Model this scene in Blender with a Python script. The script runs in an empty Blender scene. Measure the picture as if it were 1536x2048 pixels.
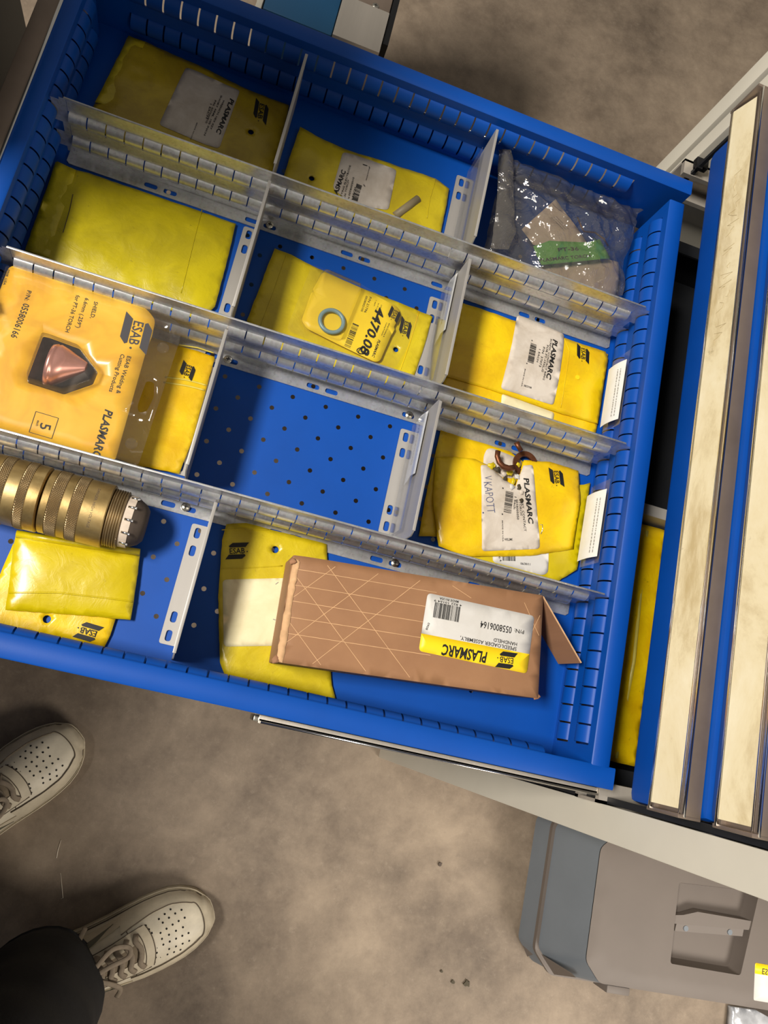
import bpy, bmesh, math, random
import numpy as np
from mathutils import Vector, Matrix, noise
from mathutils.geometry import delaunay_2d_cdt

scene = bpy.context.scene
COL = scene.collection

# ------------------------------------------------------------------ camera
# everything is laid out in millimetres in the open drawer's own frame:
# u = front -> back of the drawer, v = across it, z = height above the slot row
Z0 = 820.0                      # slot row above the workshop floor
FPX = 1600.0
CAM = np.array([-379.125, -23.393, 680.118])
ROT = np.array([[0.94288, 0.20835, 0.259936], [0.262786, -0.944744, -0.195966], [0.204744, 0.25308, -0.945532]])
def W(p):
    return Vector((p[0] / 1000.0, p[1] / 1000.0, (p[2] + Z0) / 1000.0))
def at(x, y, z):
    """point where the sight line of photo pixel x, y meets height z (mm)"""
    d = ROT.T @ np.array([(x - 768) / FPX, (y - 1024) / FPX, 1.0])
    t = (z - CAM[2]) / d[2]
    return CAM + t * d
def uv(pts, z):
    return [tuple(at(x, y, z)[:2]) for x, y in pts]

cam_data = bpy.data.cameras.new('camera')
cam = bpy.data.objects.new('camera', cam_data)
COL.objects.link(cam)
cam_data.sensor_fit = 'VERTICAL'
cam_data.sensor_height = 36.0
cam_data.lens = FPX / 2048.0 * 36.0
cam_data.clip_start = 0.02
m3 = Matrix((list(ROT[0]), list(-ROT[1]), list(-ROT[2]))).transposed()
cam.matrix_world = Matrix.Translation(W(CAM)) @ m3.to_4x4()
scene.camera = cam

# ------------------------------------------------------------------ light
world = bpy.data.worlds.new('workshop_air')
scene.world = world
world.use_nodes = True
bg = world.node_tree.nodes['Background']
bg.inputs[0].default_value = (1.0, 0.93, 0.84, 1)
bg.inputs[1].default_value = 0.21
def area(name, loc, target, sx, sy, power, col):
    l = bpy.data.lights.new(name, 'AREA')
    l.shape = 'RECTANGLE'; l.size = sx; l.size_y = sy; l.energy = power; l.color = col
    o = bpy.data.objects.new(name, l); COL.objects.link(o)
    o.location = loc
    o.rotation_euler = (Vector(target) - Vector(loc)).to_track_quat('-Z', 'Y').to_euler()
    return o
area('ceiling_lamp', (-2.55, -0.10, 4.30), (-0.20, 0.28, 0.75), 1.15, 0.6, 245, (1.0, 0.94, 0.86))
work = area('work_lamp', (1.30, -1.15, 1.75), (0.80, -0.80, 0.0), 0.8, 0.5, 21, (1.0, 0.92, 0.82)); work.data.spread = math.radians(125)
vs = scene.view_settings
scene.display_settings.display_device = 'sRGB'
vs.view_transform = 'Standard'; vs.look = 'None'; vs.gamma = 1.0; vs.exposure = 0.0
vs.use_curve_mapping = False

# ------------------------------------------------------------------ materials
def lin(c):
    return tuple((x / 255 / 12.92) if x / 255 <= 0.04045 else ((x / 255 + 0.055) / 1.055) ** 2.4 for x in c) + (1.0,)
class N:
    def __init__(s, name):
        s.m = bpy.data.materials.new(name); s.m.use_nodes = True
        s.t = s.m.node_tree; s.b = s.t.nodes['Principled BSDF']; s.out = s.t.nodes['Material Output']
        s.tc = s.t.nodes.new('ShaderNodeTexCoord')
    def node(s, kind, **kw):
        n = s.t.nodes.new(kind)
        for k, v in kw.items():
            if k in n.inputs: n.inputs[k].default_value = v
            else: setattr(n, k, v)
        return n
    def link(s, a, b): s.t.links.new(a, b)
    def noise(s, scale, detail=4, rough=0.55, stretch=None, dist=0.0):
        n = s.node('ShaderNodeTexNoise'); n.inputs['Scale'].default_value = scale
        n.inputs['Detail'].default_value = detail; n.inputs['Roughness'].default_value = rough
        n.inputs['Distortion'].default_value = dist
        if stretch:
            mp = s.node('ShaderNodeMapping'); mp.inputs['Scale'].default_value = stretch
            s.link(s.tc.outputs['Object'], mp.inputs[0]); s.link(mp.outputs[0], n.inputs['Vector'])
        else:
            s.link(s.tc.outputs['Object'], n.inputs['Vector'])
        return n.outputs[0]
    def ramp(s, fac, stops):
        r = s.node('ShaderNodeValToRGB'); s.link(fac, r.inputs[0])
        els = r.color_ramp.elements
        while len(els) < len(stops): els.new(0.5)
        for e, (p, c) in zip(els, stops):
            e.position = p; e.color = c
        return r.outputs[0]
    def mix(s, fac, a, b):
        n = s.node('ShaderNodeMix'); n.data_type = 'RGBA'
        if isinstance(fac, (int, float)): n.inputs[0].default_value = fac
        else: s.link(fac, n.inputs[0])
        for v, i in ((a, 6), (b, 7)):
            if isinstance(v, tuple): n.inputs[i].default_value = v
            else: s.link(v, n.inputs[i])
        return n.outputs[2]
    def col(s, c):
        if isinstance(c, tuple): s.b.inputs['Base Color'].default_value = c
        else: s.link(c, s.b.inputs['Base Color'])
        return s
    def set(s, **kw):
        for k, v in kw.items(): s.b.inputs[k.replace('_', ' ')].default_value = v
        return s
    def bump(s, h, strength, dist=0.001):
        b = s.node('ShaderNodeBump'); b.inputs['Strength'].default_value = strength; b.inputs['Distance'].default_value = dist
        s.link(h, b.inputs['Height']); s.link(b.outputs[0], s.b.inputs['Normal'])
        return s
def plain(name, c, rough=0.5, metal=0.0, var=0.12, scale=30, bump=0.0, bscale=400, coat=0.0, stretch=None):
    n = N(name)
    base = lin(c)
    dark = tuple(x * (1 - var) for x in base[:3]) + (1,); light = tuple(min(1, x * (1 + var)) for x in base[:3]) + (1,)
    n.col(n.ramp(n.noise(scale, 5, 0.6, stretch), [(0.3, dark), (0.7, light)]))
    n.set(Roughness=rough, Metallic=metal)
    if coat: n.set(Coat_Weight=coat, Coat_Roughness=0.12)
    if bump: n.bump(n.noise(bscale, 3, 0.6, stretch), bump)
    return n.m

M = {}
M['blue'] = plain('blue_enamel', (0, 73, 163), 0.48, 0, 0.06, 14, 0.04, 900)
M['blue'].node_tree.nodes['Principled BSDF'].inputs['Specular IOR Level'].default_value = 0.34
M['beige'] = plain('beige_enamel', (212, 206, 190), 0.45, 0, 0.04, 9)
def zinc():
    n = N('zinc_plate')
    v = n.node('ShaderNodeTexVoronoi'); v.inputs['Scale'].default_value = 420
    n.link(n.tc.outputs['Object'], v.inputs['Vector'])
    a = n.ramp(n.noise(60, 5, 0.6, (0.4, 1, 1)), [(0.3, lin((176, 182, 184))), (0.7, lin((218, 222, 222)))])
    b = n.mix(0.18, a, v.outputs['Color'])
    hs = n.node('ShaderNodeHueSaturation'); hs.inputs['Saturation'].default_value = 0.18; n.link(b, hs.inputs['Color'])
    n.col(hs.outputs[0]); n.set(Metallic=0.72, Roughness=0.30)
    n.bump(n.noise(240, 4), 0.06)
    return n.m
M['zinc'] = zinc()
M['steel'] = plain('brushed_sheet_steel', (178, 174, 168), 0.42, 0.35, 0.10, 20, 0.05, 300, 0, (1, 0.08, 1))
M['alu'] = plain('brushed_aluminium', (200, 192, 180), 0.36, 0.5, 0.10, 40, 0.06, 500, 0, (1, 0.05, 1))
M['alu_dull'] = plain('worn_aluminium', (146, 130, 116), 0.45, 0.55, 0.18, 12, 0.05, 300)
M['chrome'] = plain('bright_metal', (225, 224, 220), 0.18, 1.0, 0.05, 30)
M['screw'] = plain('screw_metal', (200, 196, 184), 0.25, 1.0, 0.1, 80)
M['black'] = plain('black_plastic', (16, 16, 18), 0.5, 0, 0.2, 20)
M['dark'] = plain('dark_steel_and_shade', (30, 32, 36), 0.6, 0.2, 0.2, 20)
def bag(name, c, c2, rough=0.36, marks=True):
    n = N(name)
    a = n.ramp(n.noise(22, 6, 0.62, None, 0.6), [(0.28, lin(c2)), (0.62, lin(c))])
    if marks:
        sp = n.ramp(n.noise(130, 3, 0.7), [(0.66, (0, 0, 0, 1)), (0.78, (0.55, 0.55, 0.55, 1))])
        a = n.mix(sp, a, lin((110, 92, 14)))
    n.col(a); n.set(Roughness=rough, Coat_Weight=0.35, Coat_Roughness=0.22)
    n.bump(n.noise(70, 5, 0.6, None, 1.2), 0.35, 0.0015)
    return n.m
M['bag_lemon'] = bag('lemon_yellow_film', (214, 192, 4), (194, 170, 2))
M['bag_yellow'] = bag('golden_yellow_film', (240, 204, 10), (216, 168, 4))
M['bag_olive'] = bag('olive_yellow_film', (214, 192, 24), (184, 160, 16))
M['bag_lime'] = bag('lime_yellow_film', (206, 188, 2), (170, 154, 0))
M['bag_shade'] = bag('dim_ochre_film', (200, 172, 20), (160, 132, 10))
M['seal'] = plain('pale_seal_film', (232, 214, 96), 0.3, 0, 0.1, 60, 0.1, 300, 0.4)
def paper(name, c, c2, scale=26):
    n = N(name)
    a = n.ramp(n.noise(scale, 6, 0.65, None, 0.4), [(0.3, lin(c2)), (0.6, lin(c))])
    n.col(a); n.set(Roughness=0.6); return n.m
M['label'] = paper('soiled_white_label', (216, 206, 192), (186, 172, 154))
M['label_clean'] = paper('white_label', (214, 211, 205), (202, 198, 190))
M['label_cream'] = paper('cream_label', (238, 228, 186), (222, 210, 164))
M['paper'] = paper('white_paper', (238, 238, 234), (226, 226, 222))
M['tag'] = paper('beige_card_paper', (244, 234, 214), (226, 212, 188))
M['green'] = plain('green_paper', (130, 222, 100), 0.6, 0, 0.12, 40)
M['ink'] = plain('black_ink', (22, 21, 20), 0.55, 0, 0.05, 20)
M['ink_navy'] = plain('slate_ink', (58, 58, 66), 0.55, 0, 0.05, 20)
M['pen'] = plain('blue_pen', (92, 98, 128), 0.6, 0, 0.05, 20)
M['print_grey'] = plain('grey_print', (150, 148, 142), 0.6, 0, 0.05, 20)
M['yellow_print'] = plain('yellow_print', (252, 214, 24), 0.45, 0, 0.03, 20)
def card():
    n = N('yellow_backing_card')
    a = n.ramp(n.noise(16, 5, 0.6, None, 1.0), [(0.3, lin((222, 164, 30))), (0.5, lin((243, 190, 40))), (0.7, lin((248, 204, 60)))])
    s = n.ramp(n.noise(9, 6, 0.7, None, 2.0), [(0.62, (0, 0, 0, 1)), (0.72, (0.35, 0.35, 0.35, 1))])
    n.col(n.mix(s, a, lin((176, 128, 40)))); n.set(Roughness=0.42, Coat_Weight=0.5, Coat_Roughness=0.15)
    n.bump(n.noise(18, 4, 0.6, None, 1.0), 0.12, 0.001)
    return n.m
M['card'] = card()
M['card_small'] = plain('yellow_blister_card', (254, 216, 40), 0.45, 0, 0.08, 30)
def clear(name, tint, haze, rough, bumpk=0.0, bscale=40, boost=1.0, df_c=(0.55, 0.52, 0.48, 1)):
    n = N(name); t = n.t
    tr = n.node('ShaderNodeBsdfTransparent'); tr.inputs[0].default_value = tint
    gl = n.node('ShaderNodeBsdfGlossy'); gl.inputs['Roughness'].default_value = rough
    df = n.node('ShaderNodeBsdfDiffuse'); df.inputs[0].default_value = df_c
    lw = n.node('ShaderNodeLayerWeight'); lw.inputs[0].default_value = 0.5
    pw = n.node('ShaderNodeMath', operation='POWER'); pw.inputs[1].default_value = 4.0; n.link(lw.outputs['Facing'], pw.inputs[0])
    mu = n.node('ShaderNodeMath', operation='MULTIPLY_ADD'); mu.inputs[1].default_value = 0.7; mu.inputs[2].default_value = 0.045 * boost; n.link(pw.outputs[0], mu.inputs[0]); mu.use_clamp = True
    m1 = n.node('ShaderNodeMixShader'); m1.inputs[0].default_value = haze
    m2 = n.node('ShaderNodeMixShader')
    n.link(tr.outputs[0], m1.inputs[1]); n.link(df.outputs[0], m1.inputs[2])
    n.link(mu.outputs[0], m2.inputs[0]); n.link(m1.outputs[0], m2.inputs[1]); n.link(gl.outputs[0], m2.inputs[2])
    n.link(m2.outputs[0], n.out.inputs[0])
    if bumpk:
        b = n.node('ShaderNodeBump'); b.inputs['Strength'].default_value = bumpk; b.inputs['Distance'].default_value = 0.005
        n.link(n.noise(bscale, 4, 0.6, None, 1.5), b.inputs['Height'])
        n.link(b.outputs[0], gl.inputs['Normal']); n.link(b.outputs[0], lw.inputs['Normal'])
    t.nodes.remove(n.b)
    return n.m
M['clear_tray'] = clear('clear_blister_plastic', (0.98, 0.972, 0.965, 1), 0.018, 0.10, 0.1, 30)
M['clear_film'] = clear('clear_bag_film', (0.66, 0.60, 0.54, 1), 0.22, 0.05, 1.0, 30, 3.0, (0.17, 0.165, 0.165, 1))
M['clear_hazy'] = clear('hazy_bag_film', (0.50, 0.48, 0.45, 1), 0.34, 0.16, 1.0, 34, 2.4, (0.20, 0.185, 0.165, 1))
M['clear_holder'] = clear('clear_label_holder', (0.92, 0.93, 0.95, 1), 0.06, 0.08, 0.0, 30)
def cardboard():
    n = N('kraft_cardboard')
    a = n.ramp(n.noise(14, 6, 0.6), [(0.3, lin((140, 100, 68))), (0.7, lin((160, 118, 82)))])
    f = n.noise(220, 3, 0.7, (0.15, 1, 1))
    a = n.mix(n.ramp(f, [(0.4, (0, 0, 0, 1)), (0.8, (0.25, 0.25, 0.25, 1))]), a, lin((150, 106, 70)))
    n.col(a); n.set(Roughness=0.7); n.bump(f, 0.08)
    return n.m
M['cardboard'] = cardboard()
M['card_inner'] = plain('raw_cardboard', (160, 116, 84), 0.85, 0, 0.12, 40, 0.1, 300, 0, (1, 1, 0.1))
M['card_edge'] = plain('cardboard_edge', (206, 164, 120), 0.8, 0, 0.15, 90)
def brass():
    n = N('worn_brass')
    a = n.ramp(n.noise(26, 6, 0.65, None, 0.5), [(0.25, lin((140, 114, 68))), (0.5, lin((192, 164, 108))), (0.75, lin((216, 192, 138)))])
    n.col(a); n.set(Metallic=0.8, Roughness=0.38); n.bump(n.noise(300, 4), 0.05)
    return n.m
M['brass'] = brass()
M['brass_dark'] = plain('dark_brass', (150, 130, 96), 0.42, 0.75, 0.25, 40)
M['ceramic'] = plain('white_insulator', (206, 190, 172), 0.7, 0, 0.15, 60, 0.2, 200)
M['fibre'] = plain('grey_brown_fibre', (78, 66, 56), 0.7, 0, 0.2, 60, 0.2, 300, 0, (1, 0.2, 0.2))
M['copper'] = plain('bright_copper', (232, 172, 156), 0.3, 0.75, 0.12, 30)
M['copper_old'] = plain('tarnished_copper', (120, 76, 52), 0.45, 0.8, 0.3, 120)
M['ring_blue'] = plain('grey_blue_ring', (128, 156, 160), 0.4, 0.1, 0.1, 60)
M['burnt'] = plain('burnt_film', (66, 58, 40), 0.7, 0, 0.4, 300)
def concrete():
    n = N('stained_concrete')
    a = n.ramp(n.noise(2.6, 8, 0.68, None, 0.15), [(0.34, lin((92, 79, 66))), (0.52, lin((132, 116, 98))), (0.68, lin((160, 143, 122)))])
    b = n.ramp(n.noise(11, 8, 0.75, None, 0.1), [(0.35, lin((88, 76, 64))), (0.65, lin((158, 142, 122)))])
    c = n.mix(0.4, a, b)
    s = n.ramp(n.noise(70, 6, 0.8), [(0.56, (0, 0, 0, 1)), (0.74, (0.2, 0.2, 0.2, 1))])
    c = n.mix(s, c, lin((186, 172, 152)))
    d = n.ramp(n.noise(26, 6, 0.75, None, 0.3), [(0.62, (0, 0, 0, 1)), (0.78, (0.4, 0.4, 0.4, 1))])
    c = n.mix(d, c, lin((84, 74, 66)))
    n.col(c); n.set(Roughness=0.62); n.bump(n.noise(160, 6, 0.7), 0.15, 0.002)
    return n.m
M['concrete'] = concrete()
M['case'] = plain('grey_case_plastic', (102, 93, 86), 0.55, 0, 0.05, 10, 0.12, 1500)
M['case_blue'] = plain('blue_grey_case_plastic', (112, 119, 126), 0.55, 0, 0.05, 10, 0.12, 1500)
def cream_strip():
    n = N('grimy_cream_strip')
    a = n.ramp(n.noise(16, 7, 0.7, (1, 0.5, 1), 0.4), [(0.34, lin((196, 176, 132))), (0.5, lin((228, 214, 176))), (0.7, lin((238, 228, 198)))])
    s = n.ramp(n.noise(60, 5, 0.7), [(0.66, (0, 0, 0, 1)), (0.74, (0.6, 0.6, 0.6, 1))])
    n.col(n.mix(s, a, lin((140, 120, 84)))); n.set(Roughness=0.4, Coat_Weight=0.3)
    return n.m
M['cream'] = cream_strip()
M['denim'] = plain('black_denim', (20, 21, 24), 0.85, 0, 0.3, 200, 0.3, 900)
M['sock'] = plain('maroon_knit', (92, 24, 28), 0.9, 0, 0.2, 300, 0.3, 900)
M['leather'] = plain('scuffed_white_leather', (212, 202, 180), 0.5, 0, 0.14, 30, 0.12, 250)
M['leather2'] = plain('grubby_white_leather', (196, 184, 160), 0.55, 0, 0.16, 30, 0.12, 250)
M['sole'] = plain('grubby_rubber', (188, 176, 150), 0.6, 0, 0.16, 40, 0.1, 300)
M['lace'] = plain('dirty_lace', (140, 126, 108), 0.85, 0, 0.12, 200, 0.3, 900)
M['seam'] = plain('dark_seam', (84, 72, 58), 0.8, 0, 0.2, 100)
M['shoe_patch'] = plain('grey_green_patch', (96, 94, 80), 0.6, 0, 0.15, 60)
M['hole'] = plain('dark_hole', (26, 22, 18), 0.9, 0, 0.1, 50)
M['tongue'] = plain('grey_tongue', (128, 114, 94), 0.85, 0, 0.15, 120, 0.2, 600)

# ------------------------------------------------------------------ object helpers
HOME = {}
SHARP = 0.72
def tag(o, label=None, cat=None, group=None, kind=None):
    if label: o['label'] = label
    if cat: o['category'] = cat
    if group: o['group'] = group
    if kind: o['kind'] = kind
    return o
def empty(name, p, label, cat, group=None):
    o = bpy.data.objects.new(name, None); o.empty_display_size = 0.05
    COL.objects.link(o); w = W(p); o.location = w; HOME[o] = w
    return tag(o, label, cat, group)
def make(name, V, F, mat, parent=None, smooth=False, mats=None, fm=None):
    """link a mesh given in drawer millimetres; a child keeps its parent's origin"""
    P = [W(p) for p in V]
    if parent is None:
        xs = [p.x for p in P]; ys = [p.y for p in P]
        org = Vector(((min(xs) + max(xs)) / 2, (min(ys) + max(ys)) / 2, min(p.z for p in P)))
    else:
        org = HOME[parent]
    me = bpy.data.meshes.new(name)
    me.from_pydata([p - org for p in P], [], F)
    me.validate(); me.update()
    for mm in (mats or [mat]): me.materials.append(mm)
    if fm and len(fm) == len(me.polygons): me.polygons.foreach_set('material_index', fm)
    if smooth is True:
        me.polygons.foreach_set('use_smooth', [True] * len(me.polygons))
    o = bpy.data.objects.new(name, me); COL.objects.link(o)
    if parent is None: o.location = org
    else: o.parent = parent
    HOME[o] = org
    if smooth == 'angle':
        bm = bmesh.new(); bm.from_mesh(me)
        for f in bm.faces: f.smooth = True
        for e in bm.edges:
            if len(e.link_faces) == 2 and e.calc_face_angle(0) > SHARP: e.smooth = False
        bm.to_mesh(me); bm.free()
    return o
class MB:
    def __init__(s): s.V = []; s.F = []
    def add(s, V, F):
        n = len(s.V); s.V += [tuple(v) for v in V]; s.F += [[i + n for i in f] for f in F]; return s
    def box(s, a, b, bev=0.0):
        (x0, y0, z0), (x1, y1, z1) = a, b
        x0, x1 = sorted((x0, x1)); y0, y1 = sorted((y0, y1)); z0, z1 = sorted((z0, z1))
        if bev <= 0:
            V = [(x, y, z) for z in (z0, z1) for x, y in ((x0, y0), (x1, y0), (x1, y1), (x0, y1))]
            return s.add(V, [[3, 2, 1, 0], [4, 5, 6, 7], [0, 1, 5, 4], [1, 2, 6, 5], [2, 3, 7, 6], [3, 0, 4, 7]])
        bm = bmesh.new(); bmesh.ops.create_cube(bm, size=1.0)
        for v in bm.verts:
            v.co = Vector(((x0 + x1) / 2 + v.co.x * (x1 - x0), (y0 + y1) / 2 + v.co.y * (y1 - y0), (z0 + z1) / 2 + v.co.z * (z1 - z0)))
        bmesh.ops.bevel(bm, geom=list(bm.edges), offset=bev, segments=2, affect='EDGES', profile=0.6)
        bm.verts.index_update()
        s.add([v.co[:] for v in bm.verts], [[v.index for v in f.verts] for f in bm.faces]); bm.free(); return s
    def prism(s, poly, z0, z1):
        n = len(poly)
        f0 = (lambda p: z0) if not callable(z0) else z0
        f1 = (lambda p: z1) if not callable(z1) else z1
        V = [(p[0], p[1], f0(p)) for p in poly] + [(p[0], p[1], f1(p)) for p in poly]
        return s.add(V, [list(range(n))[::-1], list(range(n, 2 * n))] + [[i, (i + 1) % n, n + (i + 1) % n, n + i] for i in range(n)])
    def tube(s, pts, r, seg=8, flat=1.0, cap=True):
        """swept round (or flattened) tube; r a number or a list"""
        P = [np.array(p, float) for p in pts]; n = len(P)
        rs = r if isinstance(r, (list, tuple)) else [r] * n
        V = []; F = []
        prev = None
        for i, p in enumerate(P):
            t = P[min(i + 1, n - 1)] - P[max(i - 1, 0)]; t /= (np.linalg.norm(t) + 1e-9)
            a = np.cross(t, (0, 0, 1.0))
            if np.linalg.norm(a) < 0.05: a = np.cross(t, (0, 1.0, 0)) if prev is None else prev
            a = a / np.linalg.norm(a); prev = a
            b = np.cross(a, t)
            for k in range(seg):
                th = 2 * math.pi * k / seg
                V.append(tuple(p + rs[i] * (a * math.cos(th) + b * math.sin(th) * flat)))
        for i in range(n - 1):
            for k in range(seg):
                F.append([i * seg + k, i * seg + (k + 1) % seg, (i + 1) * seg + (k + 1) % seg, (i + 1) * seg + k])
        if cap: F += [list(range(seg))[::-1], [(n - 1) * seg + k for k in range(seg)]]
        return s.add(V, F)
    def lathe_u(s, prof, v, z, seg=48, tilt=0.0):
        """profile (u, radius) spun about an axis along u"""
        n = len(prof)
        V = [(u, v + tilt * (u - prof[0][0]) + r * math.cos(2 * math.pi * k / seg), z + r * math.sin(2 * math.pi * k / seg)) for u, r in prof for k in range(seg)]
        F = [[i * seg + k, i * seg + (k + 1) % seg, (i + 1) * seg + (k + 1) % seg, (i + 1) * seg + k] for i in range(n - 1) for k in range(seg)]
        F += [list(range(seg))[::-1], [(n - 1) * seg + k for k in range(seg)]]
        return s.add(V, F)
    def build(s, name, mat, parent=None, smooth=False):
        return make(name, s.V, s.F, mat, parent, smooth)
def dup(o, off, parent=None, skip=()):
    """copy a thing and all its parts, moved by off (mm)"""
    d = Vector([x / 1000 for x in off])
    c = o.copy(); COL.objects.link(c)
    if parent is None: c.location = o.location + d; HOME[c] = HOME[o] + d
    else: c.parent = parent; HOME[c] = HOME[parent]
    for ch in list(o.children):
        if ch.name.split('.')[0] not in skip: dup(ch, off, c, skip)
    return c

# ------------------------------------------------------------------ flat goods
def rounded(poly, r, n=5):
    out = []; k = len(poly)
    rs = r if isinstance(r, (list, tuple)) else [r] * k
    for i in range(k):
        a = np.array(poly[i - 1]); b = np.array(poly[i]); c = np.array(poly[(i + 1) % k])
        da = a - b; dc = c - b; la = np.linalg.norm(da); lc = np.linalg.norm(dc)
        rr = min(rs[i], la * 0.48, lc * 0.48)
        if rr < 0.05: out.append(tuple(b)); continue
        p = b + da / la * rr; q = b + dc / lc * rr
        for j in range(n + 1):
            t = j / n
            out.append(tuple((1 - t) ** 2 * p + 2 * t * (1 - t) * b + t * t * q))
    return out
def dense(poly, s):
    out = []
    for i in range(len(poly)):
        a = np.array(poly[i]); b = np.array(poly[(i + 1) % len(poly)])
        m = max(1, int(np.linalg.norm(b - a) / s))
        for j in range(m): out.append(tuple(a + (b - a) * j / m))
    return out
def circle(c, r, n=12, r2=None, a=0.0):
    r2 = r if r2 is None else r2
    return [(c[0] + r * math.cos(t) * math.cos(a) - r2 * math.sin(t) * math.sin(a), c[1] + r * math.cos(t) * math.sin(a) + r2 * math.sin(t) * math.cos(a)) for t in (2 * math.pi * i / n for i in range(n))]
def inside(poly, P):
    P = np.asarray(P, float); x, y = P[:, 0], P[:, 1]; ins = np.zeros(len(P), bool)
    q = np.asarray(poly); j = len(q) - 1
    for i in range(len(q)):
        xi, yi = q[i]; xj, yj = q[j]
        c = ((yi > y) != (yj > y)) & (x < (xj - xi) * (y - yi) / ((yj - yi) or 1e-12) + xi)
        ins ^= c; j = i
    return ins
def edge_dist(poly, P):
    P = np.asarray(P, float); q = np.asarray(poly, float); d = np.full(len(P), 1e9)
    for i in range(len(q)):
        a = q[i]; b = q[(i + 1) % len(q)]; ab = b - a; L = ab @ ab
        if L < 1e-9: continue
        t = np.clip(((P - a) @ ab) / L, 0, 1)
        d = np.minimum(d, np.linalg.norm(P - (a + t[:, None] * ab), axis=1))
    return d
class Surf:
    """a height field over drawer millimetres: base + pillow + crumples"""
    def __init__(s, z, poly=None, puff=0.0, soft=10.0, crumple=0.0, scale=30.0, seed=0, extra=None):
        s.z = z; s.poly = poly; s.puff = puff; s.soft = soft; s.cr = crumple; s.sc = scale; s.seed = seed; s.extra = extra
    def __call__(s, P):
        P = np.asarray(P, float)
        h = np.full(len(P), float(s.z))
        if s.puff and s.poly is not None:
            d = np.where(inside(s.poly, P), edge_dist(s.poly, P), 0)
            h += s.puff * (1 - np.exp(-d / s.soft))
        if s.cr:
            for i, p in enumerate(P):
                q = Vector((p[0] / s.sc + s.seed * 7.3, p[1] / s.sc, s.seed))
                n1 = noise.noise(q); n2 = 1 - abs(noise.noise(q * 1.9 + Vector((5, 3, 1)))) * 2
                h[i] += s.cr * (0.7 * n1 + 0.45 * n2)
        if s.extra is not None: h += s.extra(P)
        return h
def sheet(name, poly, surf, mat, parent=None, thick=0.4, spacing=5.0, holes=(), smooth=True, jag=None, lift=0.0, seed=1, closed=True):
    rnd = random.Random(seed)
    out = dense(poly, spacing)
    if jag:                                         # pinked edge between two outline corners
        out = [(p[0] + rnd.uniform(-jag, jag), p[1] + rnd.uniform(-jag, jag)) for p in out]
    hs = [dense(h, spacing) for h in holes]
    allp = list(out); loops = [list(range(len(out)))]
    for h in hs:
        loops.append(list(range(len(allp), len(allp) + len(h)))); allp += h
    xs = [p[0] for p in out]; ys = [p[1] for p in out]
    g = []
    y = min(ys); row = 0
    while y < max(ys):
        x = min(xs) + (spacing / 2 if row % 2 else 0)
        while x < max(xs):
            g.append((x + rnd.uniform(-.2, .2) * spacing, y + rnd.uniform(-.2, .2) * spacing)); x += spacing
        y += spacing * 0.87; row += 1
    if g:
        ok = inside(out, g) & (edge_dist(out, g) > spacing * 0.45)
        for h in hs: ok &= ~inside(h, g) & (edge_dist(h, g) > spacing * 0.3)
        allp += [p for p, k in zip(g, ok) if k]
    edges = [(l[i], l[(i + 1) % len(l)]) for l in loops for i in range(len(l))]
    vo, eo, fo, *_ = delaunay_2d_cdt([Vector(p) for p in allp], edges, [], 0, 1e-4)
    P = np.array([(v.x, v.y) for v in vo]); T = [list(f) for f in fo]
    cen = np.array([P[f].mean(0) for f in T])
    ok = inside(out, cen)
    for h in hs: ok &= ~inside(h, cen)
    T = [f for f, k in zip(T, ok) if k]
    H = surf(P) + lift
    T = [f if np.cross(P[f[1]] - P[f[0]], P[f[2]] - P[f[0]]) > 0 else f[::-1] for f in T]
    n = len(P)
    V = [(P[i][0], P[i][1], H[i]) for i in range(n)]
    if not closed:
        return make(name, V, T, mat, parent, smooth)
    V += [(P[i][0], P[i][1], H[i] - thick) for i in range(n)]
    cnt = {}
    for f in T:
        for i in range(3):
            a, b = f[i], f[(i + 1) % 3]; cnt[(a, b)] = 1
    F = T + [[i + n for i in f[::-1]] for f in T]
    for (a, b) in list(cnt):
        if (b, a) not in cnt: F.append([b, a, a + n, b + n])
    return make(name, V, F, mat, parent, smooth)

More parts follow.
